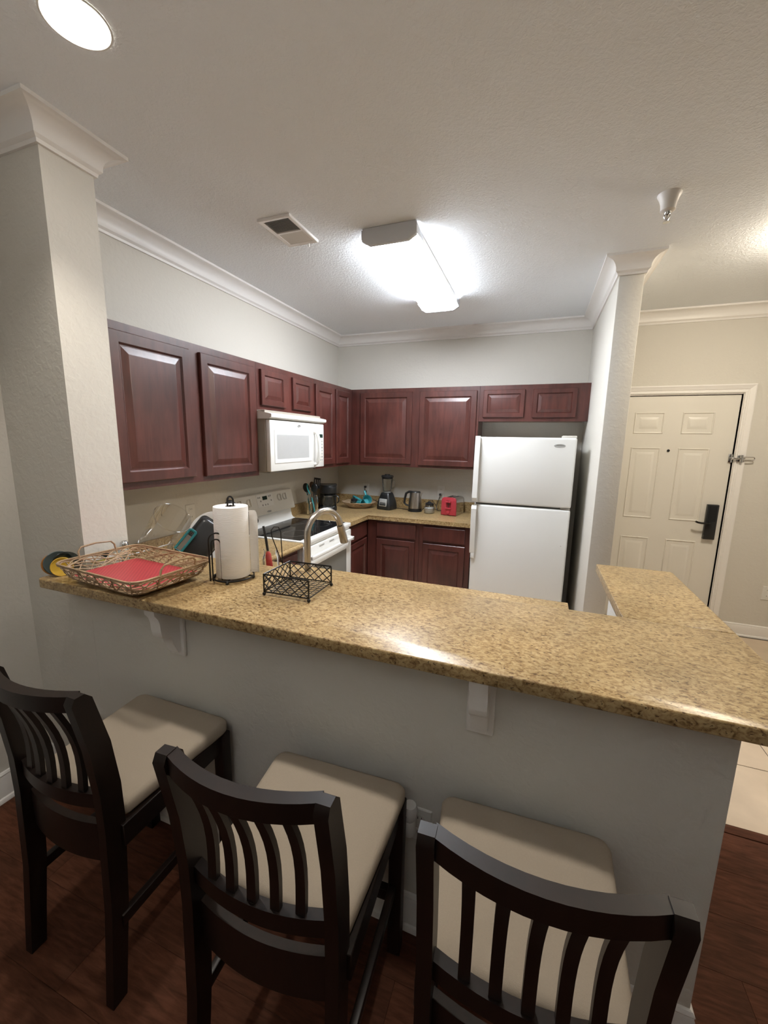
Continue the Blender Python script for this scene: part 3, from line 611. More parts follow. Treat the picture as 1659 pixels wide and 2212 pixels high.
# ================================================================== OUTLETS
def outlet(name, label, loc, rz, slots=True, cover=WHITEP):
    t = thing(name, label, 'outlet', loc, rz)
    MB().rings(-0.038, 0.038, -0.060, 0.060, [(0, 0), (0, -0.003), (0.003, -0.006)]).obj('cover_plate', cover, t, ang=20)
    for dz in (0.026, -0.026):
        r = MB().prism([(0.016*math.cos(a)*1.05, max(-0.013, min(0.013, 0.017*math.sin(a)))) for a in [i*PI/10 for i in range(20)]], 0.0055, 0.0085, Matrix.Translation((0, 0, dz)) @ TX).obj('receptacle', cover, t)
        for sx in (-0.006, 0.006): MB().box(sx-0.001, -0.0092, dz-0.002, sx+0.001, -0.0083, dz+0.007).obj('slot', BLACK, r)
    return t
outlet('wall_outlet', 'white wall outlet behind the blender with two black plugs', (0.350, 0, 1.087), 0)
outlet('wall_outlet', 'white wall outlet above the toaster with one black plug', (1.212, 0, 1.105), 0)
outlet('wall_outlet', 'beige wall outlet on the left wall behind the clear pitcher', (0, -2.168, 1.128), PI/2, cover=HANDY)
outlet('wall_outlet', 'white outlet on the half wall holding the air freshener', (1.872, YJ+0.0005, 0.415), 0)
outlet('wall_outlet', 'white wall plate at the right edge of the hall wall', (4.055, 0, 0.408), 0)
def plug(name, label, x, z, path, cat='power cord'):
    t = thing(name, label, cat, (x, -0.009, z))
    MB().box(-0.011, -0.030, -0.011, 0.011, -0.001, 0.011, 0.004, 2).obj('plug', BLACK, t)
    MB().tube([(0, -0.028, 0)] + [Vector(q)-Vector((x, -0.009, z)) for q in path], 0.0032, 7).obj('cord', BLACK, t)
def bez(a, b_, c, d, n=14):
    a, b_, c, d = map(Vector, (a, b_, c, d)); return [a*(1-s)**3+b_*3*s*(1-s)**2+c*3*s*s*(1-s)+d*s**3 for s in [i/n for i in range(n+1)]]
plug('power_cord', 'black power cord from the upper plug down behind the wicker basket', 0.350, 1.113, bez((0.350, -0.040, 1.108), (0.352, -0.055, 1.05), (0.38, -0.05, 0.97), (0.42, -0.045, 0.919)))
plug('power_cord', 'black power cord running from the outlet to the blender', 0.350, 1.061, bez((0.352, -0.042, 1.058), (0.40, -0.07, 1.0), (0.52, -0.08, 0.96), (0.60, -0.12, 0.952)))
plug('power_cord', 'black power cord from the right outlet to the red toaster', 1.212, 1.079, bez((1.211, -0.042, 1.07), (1.205, -0.06, 1.0), (1.16, -0.08, 0.930), (1.215, -0.10, 0.919)) + bez((1.215, -0.10, 0.919), (1.23, -0.11, 0.917), (1.26, -0.13, 0.93), (1.30, -0.155, 0.945)))
tag(MB().tube(bez((1.045, -0.16, 0.918), (1.08, -0.13, 0.93), (1.09, -0.09, 1.02), (1.135, -0.10, 1.022)) + bez((1.135, -0.10, 1.022), (1.16, -0.1, 1.02), (1.185, -0.07, 0.96), (1.19, -0.05, 0.9185)), 0.003, 7).obj('kettle_cord', BLACK), 'thin black cord looping from the kettle base behind the sugar jar', 'power cord')
tag(MB().tube(bez((0.752, -0.14, 0.9175), (0.80, -0.13, 0.9175), (0.86, -0.15, 0.9175), (0.918, -0.19, 0.9185)), 0.003, 7).obj('counter_cord', BLACK), 'short black cord lying between the blender and the kettle', 'power cord')
def freshener():
    t = thing('air_freshener', 'white plug-in air freshener on the half wall beside the middle stool', 'air freshener', (1.845, YJ-0.004, 0.445))
    MB().lathe([(0.0, -0.045), (0.018, -0.043), (0.021, -0.030), (0.020, 0.0), (0.016, 0.008), (0.0, 0.008)], 18, Matrix.Translation((0, -0.026, 0))).box(-0.014, -0.012, -0.035, 0.014, 0.006, 0.005, 0.003).obj('bottle', WHITEP, t)
    MB().lathe([(0.016, 0.008), (0.023, 0.018), (0.024, 0.045), (0.019, 0.060), (0.0, 0.062)], 18, Matrix.Translation((0, -0.026, 0))).obj('warmer_cap', CERAM, t)
    MB().lathe([(0, 0), (0.004, 0), (0.004, 0.002), (0, 0.002)], 10, Matrix.Translation((-0.008, -0.0485, 0.035)) @ TX).obj('scent_hole', BLACK, t)
freshener()

# ================================================================== COUNTER APPLIANCES (back)
ZC = 0.9142
def coffee_maker():
    t = thing('coffee_maker', 'black drip coffee maker in the corner of the worktop', 'coffee maker', (0.150, -0.525, ZC), math.radians(30))
    MB().prism([(-0.085, 0.11)] + arc(0, -0.045, 0.085, PI, 2*PI, 12) + [(0.085, 0.11)], 0.0, 0.038, None, 0.006).obj('base', BLACK, t)
    MB().box(-0.085, 0.015, 0.036, 0.085, 0.11, 0.19, 0.012, 3).obj('water_tank', BLACK, t)
    MB().prism([(-0.085, 0.11)] + arc(0, -0.030, 0.085, PI, 2*PI, 12) + [(0.085, 0.11)], 0.175, 0.255, None, 0.010).obj('brew_head', BLACK, t)
    MB().prism([(-0.088, 0.113)] + arc(0, -0.030, 0.088, PI, 2*PI, 12) + [(0.088, 0.113)], 0.253, 0.262, None, 0.003).obj('lid', BLACK, t)
    MB().lathe([(0.0, 0.0385), (0.062, 0.0385), (0.062, 0.0415), (0.0, 0.0415)], 24, Matrix.Translation((0, -0.055, 0))).obj('hot_plate', GREY, t)
    M = Matrix.Translation((0, -0.055, 0.042))
    cf = MB().lathe([(0.0, 0.0), (0.052, 0.0), (0.062, 0.02), (0.066, 0.05), (0.058, 0.085), (0.046, 0.108), (0.048, 0.118)], 28, M, cap=False).obj('carafe', GLASS, t)
    MB().lathe([(0.047, 0.106), (0.0495, 0.118), (0.040, 0.128), (0.0, 0.130)], 24, M).obj('carafe_lid', BLACK, cf)
    MB().tube([(0.045, -0.055, 0.155), (0.085, -0.075, 0.155), (0.102, -0.082, 0.14), (0.104, -0.083, 0.10), (0.090, -0.076, 0.080)], 0.008, 8, flat=(0.8, 1.3)).obj('carafe_handle', BLACK, cf)
    MB().tube([(0.0465*math.cos(a), -0.055+0.0465*math.sin(a), 0.148) for a in [i*2*PI/24 for i in range(24)]], 0.004, 6, True).obj('carafe_band', STEEL, cf)
coffee_maker()
def utensils():
    cx, cy = 0.150, -0.845
    t = thing('utensil_jar', 'tall clear glass jar full of kitchen utensils beside the stove', 'jar', (cx, cy, ZC))
    MB().lathe([(0.0, 0.0), (0.050, 0.0), (0.0575, 0.010), (0.0585, 0.150), (0.0515, 0.176), (0.0515, 0.188), (0.0535, 0.192)], 28, cap=False).obj('glass_body', GLASS, t)
    def ut(name, label, a, lean, build):
        o = build(); o.location = (cx+0.016*math.cos(a), cy+0.016*math.sin(a), ZC+0.010); o.rotation_euler = (lean*math.sin(a)*-1, lean*math.cos(a), 0)
        return o
    def root(name, label): return thing(name, label, 'utensil', (0, 0, 0), 0, 'utensils in the glass jar')
    def turner():
        t = root('slotted_turner', 'black slotted turner standing highest in the utensil jar'); MB().tube([(0, 0, 0.0), (0, 0, 0.25)], 0.006, 8).obj('handle', BLACK, t)
        mb = MB()
        for x0 in (-0.034, -0.012, 0.007, 0.026): mb.box(x0, -0.0015, 0.27, x0+0.010, 0.0015, 0.33)
        mb.box(-0.034, -0.0015, 0.245, 0.036, 0.0015, 0.272).box(-0.034, -0.0015, 0.328, 0.036, 0.0015, 0.345); mb.obj('blade', BLACK, t); return t
    def spoon(name, label, mat, L_, r, hm):
        t = root(name, label); MB().tube([(0, 0, 0), (0, 0, L_)], 0.0055, 8).obj('handle', hm, t); MB().sphere((0, 0, L_+r*0.9), r, 16, 10, (1, 0.35, 1.25)).obj('bowl', mat, t); return t
    def whisk():
        t = root('wire_whisk', 'steel wire whisk standing head down in the utensil jar'); mb = MB()
        for k in range(4):
            a = k*PI/4; mb.tube([(math.cos(a)*0.026*math.sin(q), math.sin(a)*0.026*math.sin(q), 0.06-0.055*math.cos(q)) for q in [-PI+0.3+i*(2*PI-0.6)/16 for i in range(17)]], 0.0012, 5)
        mb.obj('wires', STEEL, t); MB().tube([(0, 0, 0.11), (0, 0, 0.24)], 0.007, 8).obj('handle', STEEL, t); return t
    ut('', '', 0.6, 0.10, turner)
    ut('', '', -0.6, 0.13, lambda: spoon('ladle', 'black nylon serving spoon leaning right in the utensil jar', BLACK, 0.22, 0.036, BLACK))
    ut('', '', 3.6, 0.16, lambda: spoon('pasta_server', 'black nylon spoon leaning left in the utensil jar', BLACK, 0.22, 0.036, TEALD))
    ut('', '', 2.2, 0.06, lambda: spoon('brown_spoon', 'dark brown spoon at the back of the utensil jar', BROWN, 0.25, 0.026, BROWN))
    ut('', '', -1.6, 0.05, whisk)
    t = root('teal_tongs', 'teal silicone spoon with a bent head in the front of the jar')
    MB().tube([(0.012, 0, 0.0), (0.008, 0, 0.10), (0.0, 0, 0.165)], 0.0065, 8).obj('handle', TEAL, t)
    MB().tube([(0.0, 0, 0.165), (-0.010, 0, 0.20)], 0.0055, 8).obj('steel_neck', CHROME, t)
    MB().tube([(-0.010, 0, 0.20), (-0.024, 0, 0.235), (-0.028, 0, 0.275), (-0.022, 0, 0.30)], [0.008, 0.014, 0.017, 0.010], 10, flat=(0.5, 1)).obj('head', TEAL, t)
    t.location = (cx+0.025, cy-0.02, ZC+0.008); t.rotation_euler = (0.10, -0.10, 0.4)
utensils()
def blender_():
    t = thing('blender', 'black countertop blender with clear glass jar and silver button panel', 'blender', (0.683, -0.215, ZC), math.radians(-14))
    def sq(a, z, e=5): return [(math.copysign(abs(math.cos(q))**(2/e), math.cos(q))*a, math.copysign(abs(math.sin(q))**(2/e), math.sin(q))*a, z) for q in [i*2*PI/32 for i in range(32)]]
    def loft(rs, name, mat, par):
        mb = MB(); R = [[mb.b.verts.new(v) for v in sq(a, z)] for a, z in rs]
        for A, B in zip(R, R[1:]):
            for j in range(32): mb.b.faces.new((A[j], A[(j+1) % 32], B[(j+1) % 32], B[j]))
        mb.b.faces.new(list(reversed(R[0]))); mb.b.faces.new(R[-1]); return mb.obj(name, mat, par)
    b0 = loft([(0.084, 0.0), (0.088, 0.01), (0.085, 0.05), (0.075, 0.10), (0.058, 0.15), (0.050, 0.172), (0.046, 0.176)], 'base', BLACK, t)
    pn = MB().box(-0.044, -0.0935, 0.026, 0.050, -0.080, 0.106, 0.006, 2, Matrix.Rotation(-0.12, 4, 'X')).obj('button_panel', BADGE, t)
    Mr = Matrix.Rotation(-0.12, 4, 'X')
    MB().box(-0.030, -0.0950, 0.062, 0.038, -0.093, 0.068, 0, 1, Mr).obj('panel_stripe', BLACK, pn)
    for i in range(5): MB().box(-0.033+i*0.0155, -0.0975, 0.036, -0.0215+i*0.0155, -0.093, 0.057, 0.001, 1, Mr).obj('button', BLACK, pn)
    j = MB().lathe([(0.0, 0.180), (0.040, 0.180), (0.044, 0.20), (0.052, 0.25), (0.058, 0.315), (0.060, 0.33)], 24, cap=False).obj('glass_jar', GLASS, t)
    MB().tube([(0.050, 0, 0.31), (0.085, 0, 0.31), (0.092, 0, 0.285), (0.080, 0, 0.235), (0.050, 0, 0.215)], 0.006, 8).obj('jar_handle', GLASS, j)
    MB().lathe([(0.039, 0.174), (0.042, 0.186), (0.036, 0.190)], 24, cap=False).obj('jar_collar', GREY, t)
    MB().lathe([(0.0, 0.322), (0.056, 0.322), (0.058, 0.335), (0.064, 0.338), (0.064, 0.352), (0.058, 0.358), (0.030, 0.360), (0.028, 0.368), (0.0, 0.370)], 28).obj('lid', BLACK, t)
blender_()
def kettle():
    t = thing('electric_kettle', 'brushed steel electric kettle with black handle and base', 'kettle', (0.994, -0.215, ZC))
    MB().lathe([(0.0, 0.0), (0.072, 0.0), (0.074, 0.006), (0.072, 0.016), (0.0, 0.018)], 32).obj('power_base', BLACK, t)
    MB().lathe([(0.069, 0.018), (0.070, 0.034), (0.0, 0.034)], 32).obj('body_ring', BLACK, t)
    MB().lathe([(0.0, 0.034), (0.070, 0.034), (0.067, 0.09), (0.058, 0.17), (0.055, 0.196), (0.0, 0.198)], 36).obj('body', STEEL, t)
    MB().lathe([(0.052, 0.197), (0.048, 0.206), (0.0, 0.209)], 28).obj('lid', BLACK, t)
    MB().prism([(0.052, 0.192), (0.075, 0.199), (0.072, 0.185), (0.056, 0.150)], -0.014, 0.014, TX).obj('spout', STEEL, t)
    MB().tube([(-0.030, 0, 0.200), (-0.070, 0, 0.198), (-0.100, 0, 0.180), (-0.112, 0, 0.13), (-0.118, 0, 0.08), (-0.100, 0, 0.062), (-0.064, 0, 0.048)], [0.010, 0.012, 0.012, 0.012, 0.011, 0.009, 0.009], 10, flat=(1, 1.3)).obj('handle', BLACK, t)
    MB().box(-0.060, -0.010, 0.05, -0.05, 0.010, 0.19, 0.002).obj('handle_mount', BLACK, t)
kettle()
def sugar():
    t = thing('sugar_jar', 'small clear glass jar of white sugar with black lid', 'jar', (1.158, -0.262, ZC))
    MB().lathe([(0.0, 0.0), (0.048, 0.0), (0.052, 0.008), (0.052, 0.062), (0.042, 0.078), (0.038, 0.082)], 28, cap=False).obj('glass_body', GLASS, t)
    MB().lathe([(0.0, 0.004), (0.047, 0.004), (0.0512, 0.010), (0.0512, 0.058), (0.0, 0.062)], 28).obj('sugar', SUGAR, t)
    MB().lathe([(0.042, 0.078), (0.043, 0.100), (0.036, 0.104), (0.020, 0.110), (0.012, 0.118), (0.0, 0.119)], 24).obj('lid', BLACK, t)
    mb = MB()
    for k in range(9):
        a = -PI/2-0.55+k*0.14; mb.tube([(0.0526*math.cos(a+d), 0.0526*math.sin(a+d), 0.050+h_) for d, h_ in ((0, 0), (0.03, 0.007 if k % 3 else 0.012), (0.06, 0.0), (0.09, 0.004))], 0.0012, 5)
    mb.obj('printed_script', GREY, t)
sugar()
def toaster():
    t = thing('toaster', 'red two-slice toaster with steel sides next to the fridge', 'toaster', (1.385, -0.215, ZC), math.radians(-10))
    Mxz = Matrix(((1, 0, 0, 0), (0, 0, 1, 0), (0, 1, 0, 0), (0, 0, 0, 1)))
    def pf(w_, h_, r=0.03): return [(-w_, 0.004)] + [(w_, 0.004)] + arc(w_*0.94-r, h_-r, r, 0, PI/2, 5) + arc(-w_*0.94+r, h_-r, r, PI/2, PI, 5)
    MB().prism(pf(0.072, 0.172), -0.095, 0.125, Mxz).obj('steel_shell', CHROME, t)
    fr = MB().prism(pf(0.078, 0.180), -0.118, -0.094, Mxz, 0.005).obj('front_panel', RED, t)
    MB().prism(pf(0.071, 0.170), 0.124, 0.140, Mxz, 0.004).obj('rear_panel', BLACK, t)
    for sx in (-0.030, 0.030):
        MB().box(sx-0.012, -0.075, 0.1715, sx+0.012, 0.105, 0.1735).obj('bread_slot', BLACK, t)
        for e in (-0.014, 0.012): MB().box(sx+e, -0.08, 0.171, sx+e+0.002, 0.11, 0.176).obj('slot_rim', CHROME, t)
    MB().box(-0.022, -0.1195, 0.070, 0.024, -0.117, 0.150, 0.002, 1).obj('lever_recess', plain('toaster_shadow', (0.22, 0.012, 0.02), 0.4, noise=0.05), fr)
    MB().box(-0.0025, -0.1205, 0.075, 0.0035, -0.118, 0.15).obj('lever_track', BLACK, fr)
    MB().box(-0.026, -0.142, 0.130, 0.028, -0.118, 0.144, 0.004, 2).obj('lever', RED, fr)
    MB().box(-0.030, -0.130, 0.066, 0.030, -0.118, 0.078, 0.003, 2).obj('lower_lip', RED, fr)
    MB().lathe([(0.016, 0), (0.015, 0.010), (0, 0.011)], 20, Matrix.Translation((0, -0.118, 0.035)) @ TX).obj('browning_dial', RED, fr)
    for q in (-0.045, 0.045): MB().box(q-0.012, -0.10, 0.0, q+0.012, 0.12, 0.006).obj('foot', BLACK, t)
toaster()
def round_basket():
    cx, cy = 0.365, -0.235
    t = thing('wicker_basket', 'shallow round wicker basket holding teal measuring cups', 'basket', (cx, cy, ZC))
    random.seed(3)
    def strand(name, r0, r1, z0, z1, n, ph, rad):
        k = 64; pts = [((r0+(r1-r0)*(0.5+0.5*math.sin(n*a+ph)))*math.cos(a), (r0+(r1-r0)*(0.5+0.5*math.sin(n*a+ph)))*math.sin(a)*0.86, z0+(z1-z0)*(0.5+0.5*math.sin(n*a+ph))) for a in [i*2*PI/k for i in range(k)]]
        return MB().tube(pts, rad, 5, True).obj(name, RATTAN, t)
    for i in range(8): strand('woven_strand', 0.125, 0.180, 0.012, 0.056, 7, i*PI/4, 0.0032)
    for r, z in ((0.12, 0.006), (0.152, 0.030), (0.184, 0.058)): strand('hoop_strand', r, r+0.004, z, z+0.004, 11, r*90, 0.0034)
    mb = MB(); mb.lathe([(0.0, 0.001), (0.120, 0.001), (0.124, 0.007), (0.0, 0.009)], 32, Matrix.Diagonal((1, 0.86, 1, 1))); mb.obj('woven_bottom', RATTAN, t)
    def cup(name, label, x, y, z, r, h_, rot, handle=1):
        c = thing(name, label, 'measuring cup', (cx+x, cy+y, ZC+z)); c.rotation_euler = rot
        MB().lathe([(0.0, 0.0), (r*0.72, 0.0), (r*0.80, 0.004), (r, h_), (r*0.95, h_), (r*0.76, 0.006), (0.0, 0.005)], 24, cap=False).obj('bowl', TEAL, c)
        if handle: MB().box(-r-0.050, -0.010, h_-0.006, -r*0.9, 0.010, h_, 0.002).obj('handle', TEAL, c)
        MB().tube([(r*math.cos(a), r*math.sin(a), h_) for a in [i*2*PI/24 for i in range(24)]], 0.0022, 6, True).obj('rim', TEALD, c)
    cup('measuring_cup', 'large teal measuring cup tipped over at the right of the basket', 0.078, -0.005, 0.066, 0.050, 0.066, (0.2, 1.05, -0.5))
    cup('measuring_cup', 'teal measuring cup lying on its side at the front of the basket', 0.020, -0.070, 0.052, 0.033, 0.080, (0.2, 1.45, -0.2), False)
    cup('measuring_cup', 'teal bowl-shaped cup standing at the left back of the basket', -0.062, 0.040, 0.030, 0.060, 0.064, (0.45, -0.15, 2.2), False)
    j = thing('spice_jar', 'small glass jar with black knob lid inside the basket', 'jar', (cx-0.030, cy-0.055, ZC+0.010))
    MB().lathe([(0.0, 0.0), (0.036, 0.0), (0.040, 0.008), (0.040, 0.052), (0.034, 0.062)], 24, cap=False).obj('glass_body', GLASS, j)
    MB().lathe([(0.036, 0.060), (0.037, 0.078), (0.028, 0.084), (0.008, 0.088), (0.006, 0.096), (0.008, 0.102), (0.0, 0.104)], 20).obj('lid', BLACK, j)
round_basket()

# ================================================================== SINK SIDE
def faucet():
    x, y = 1.222, -2.705
    t = thing('faucet', 'brushed steel gooseneck pull-down kitchen faucet behind the bar', 'faucet', (x, y, ZC))
    MB().lathe([(0.0, 0.0), (0.028, 0.0), (0.028, 0.010), (0.022, 0.018), (0.022, 0.09), (0.0, 0.09)], 24).obj('base', STEEL, t)
    R = 0.098; zc = 0.298; dx, dy = 0.35, 0.937
    pts = [(0, 0, 0.05), (0, 0, 0.15), (0, 0, 0.24)] + [((R-R*math.cos(a))*dx, (R-R*math.cos(a))*dy, zc+R*math.sin(a)) for a in [i*(PI*0.93)/18 for i in range(19)]]
    MB().tube(pts, 0.0145, 16).obj('gooseneck', STEEL, t)
    e = Vector(pts[-1]); d = (Vector(pts[-1])-Vector(pts[-2])).normalized()
    MB().tube([e, e+d*0.012], 0.0135, 16).obj('joint_ring', BLACK, t)
    MB().tube([e+d*0.004, e+d*0.008, e+d*0.05, e+d*0.09, e+d*0.094], [0.0165, 0.0175, 0.0185, 0.0195, 0.018], 18).obj('spray_head', STEEL, t)
    MB().tube([(0.02, 0, 0.06), (0.05, -0.002, 0.064), (0.075, -0.004, 0.085)], 0.007, 8).obj('lever', STEEL, t)
faucet()
def brush_jar():
    t = thing('brush_jar', 'clear glass jar on the sink worktop holding a red dish brush', 'jar', (0.950, -2.60, ZC))
    MB().lathe([(0.0, 0.0), (0.036, 0.0), (0.040, 0.006), (0.040, 0.135), (0.036, 0.15), (0.031, 0.16), (0.031, 0.178), (0.034, 0.18), (0.034, 0.176)], 26, cap=False).obj('glass_body', GLASS, t)
    b_ = thing('dish_brush', 'red dish brush with a black handle standing in a glass jar', 'brush', (0.952, -2.603, ZC+0.006)); b_.rotation_euler = (0.02, -0.10, 0)
    MB().tube([(0, 0, 0.0), (0, 0, 0.03), (0.002, 0, 0.09), (0.003, 0, 0.150), (0.003, 0, 0.165)], [0.012, 0.016, 0.016, 0.014, 0.006], 14).obj('brush_head', BRUSHR, b_)
    MB().tube([(0.003, 0, 0.16), (0.002, 0, 0.22), (-0.004, 0, 0.29)], [0.006, 0.0065, 0.0055], 10).obj('handle', BLACK, b_)
brush_jar()
def dishes():
    t = thing('dish_rack', 'chrome wire dish rack on the worktop behind the wicker tray', 'dish rack', (0.42, -2.63, ZC))
    X0, X1, Y0, Y1 = -0.27, 0.33, -0.17, 0.17
    for z in (0.012, 0.09): MB().tube([(X0, Y0, z), (X1, Y0, z), (X1, Y1, z), (X0, Y1, z)], 0.003, 6, True).obj('rim_wire', CHROME, t)
    for i in range(15):
        x = X0+0.02+i*0.04; MB().tube([(x, Y0, 0.09), (x, Y0, 0.012), (x, Y1, 0.012), (x, Y1, 0.09)], 0.002, 5).obj('cross_wire', CHROME, t)
    for sx in (X0, X1):
        for sy in (Y0, Y1): MB().tube([(sx, sy, 0.0), (sx, sy, 0.09)], 0.004, 6).obj('post', CHROME, t)
    def put(o, loc, R): o.location = loc; o.rotation_euler = R
    p_ = thing('clear_pitcher', 'large clear plastic pitcher leaning upside down in the dish rack', 'pitcher', (0, 0, 0))
    MB().lathe([(0.0, 0.0), (0.063, 0.0), (0.069, 0.012), (0.0795, 0.235)], 32, cap=False).obj('body', ACRYL, p_)
    MB().tube([(0.0805*math.cos(a), 0.0805*math.sin(a), 0.235) for a in [i*2*PI/32 for i in range(32)]], 0.002, 6, True).obj('rim', ACRYL, p_)
    for k in range(8):
        a = k*PI/4+0.2; MB().tube([(0.066*math.cos(a), 0.066*math.sin(a), 0.004), (0.068*math.cos(a), 0.068*math.sin(a), 0.012)], 0.0016, 5).obj('base_rib', ACRYL, p_)
    p_.scale = (1.12, 1.12, 1.12)
    put(p_, (0.245, -2.665, ZC+0.128), (0.10, 0.80, 0.0))
    # flat things stand on edge in the rack, leaning the same way, broad side to the room
    nv = Vector((0.71, -0.67, 0.22)).normalized(); hr = Vector((0.67, 0.71, 0)).normalized(); hu = nv.cross(hr)*1.0
    if hu.z < 0: hu = -hu
    ca, sa = math.cos(math.radians(50)), math.sin(math.radians(50))
    av = hr*ca + hu*sa; bv = -hr*sa + hu*ca
    def stand(o, c, back=True):
        z = -nv if back else nv; x = av; y_ = z.cross(x)
        o.rotation_euler = Matrix((x, y_, z)).transposed().to_euler(); o.location = c
    b_ = thing('baking_pan', 'black nonstick loaf pan standing tilted in the dish rack', 'pan', (0, 0, 0))
    Mxy = Matrix(((1, 0, 0, 0), (0, 0, 1, 0), (0, 1, 0, 0), (0, 0, 0, 1)))
    mb = MB()
    def rrect(hx, hy, r, z): return [(x, y, z) for x, y in arc(hx-r, hy-r, r, 0, PI/2, 5)+arc(-hx+r, hy-r, r, PI/2, PI, 5)+arc(-hx+r, -hy+r, r, PI, 1.5*PI, 5)+arc(hx-r, -hy+r, r, 1.5*PI, 2*PI, 5)]
    R = [[mb.b.verts.new(v) for v in rrect(hx, hy, r, z)] for hx, hy, r, z in ((0.092, 0.050, 0.020, 0.0), (0.104, 0.062, 0.026, 0.004), (0.110, 0.068, 0.026, 0.016), (0.116, 0.074, 0.026, 0.044), (0.121, 0.079, 0.026, 0.045), (0.121, 0.079, 0.026, 0.047), (0.114, 0.072, 0.025, 0.046), (0.106, 0.064, 0.024, 0.010), (0.095, 0.053, 0.020, 0.004))]
    for A, B in zip(R, R[1:]):
        for j in range(len(A)): mb.b.faces.new((A[j], A[(j+1) % len(A)], B[(j+1) % len(A)], B[j]))
    mb.b.faces.new(list(reversed(R[0]))); mb.b.faces.new(R[-1]); mb.obj('shell', PAN, b_, ang=50)
    stand(b_, (0.572, -2.650, 1.106))
    d = thing('dinner_plate', 'white ceramic dinner plate standing in the dish rack', 'plate', (0, 0, 0))
    MB().lathe([(0.0, 0.004), (0.075, 0.004), (0.085, 0.008), (0.128, 0.020), (0.131, 0.020), (0.131, 0.017), (0.088, 0.003), (0.075, 0.0), (0.0, 0.0)], 40, cap=False).obj('body', CERAM, d)
    MB().tube([(0.050*math.cos(a), 0.050*math.sin(a), 0.0045) for a in [i*2*PI/32 for i in range(32)]], 0.0015, 5, True).obj('foot_ring', CERAM, d)
    stand(d, Vector((0.517, -2.503, 1.100)), False)
    f = thing('baking_sheet', 'black baking sheet edge showing left of the paper towel roll', 'pan', (0, 0, 0))
    mb = MB(); R = [[mb.b.verts.new(v) for v in rrect(hx, hy, r, z)] for hx, hy, r, z in ((0.135, 0.090, 0.02, 0.0), (0.146, 0.101, 0.022, 0.015), (0.150, 0.105, 0.022, 0.015), (0.150, 0.105, 0.022, 0.017), (0.144, 0.099, 0.022, 0.017), (0.134, 0.089, 0.02, 0.003))]
    for A, B in zip(R, R[1:]):
        for j in range(len(A)): mb.b.faces.new((A[j], A[(j+1) % len(A)], B[(j+1) % len(A)], B[j]))
    mb.b.faces.new(list(reversed(R[0]))); mb.b.faces.new(R[-1]); mb.obj('shell', PAN, f, ang=40)
    stand(f, Vector((0.552, -2.436, 1.116)))
    g = thing('teal_grater', 'teal plastic handle of a small grater in the dish rack', 'grater', (0, 0, 0))
    o_ = arc(0.055, 0.010, 0.010, 0, PI/2, 4)+[(-0.075, 0.020), (-0.075, -0.020)]+arc(0.055, -0.010, 0.010, -PI/2, 0, 4)
    MB().tube([(x, y, 0.0) for x, y in o_], 0.0062, 8, True, flat=(1.0, 1.3)).obj('handle_frame', TEALD, g)
    MB().box(-0.072, -0.013, -0.0012, 0.030, 0.013, 0.0012, 0.0005, 1).obj('steel_plate', STEEL, g)
    MB().tube([(0.045+0.006*math.cos(a), 0.006*math.sin(a), 0.003) for a in [i*PI/6 for i in range(12)]], 0.0012, 5, True).obj('hang_ring', CHROME, g)
    g.scale = (0.82, 0.82, 0.82); stand(g, Vector((0.545, -2.722, 1.128)))
dishes()

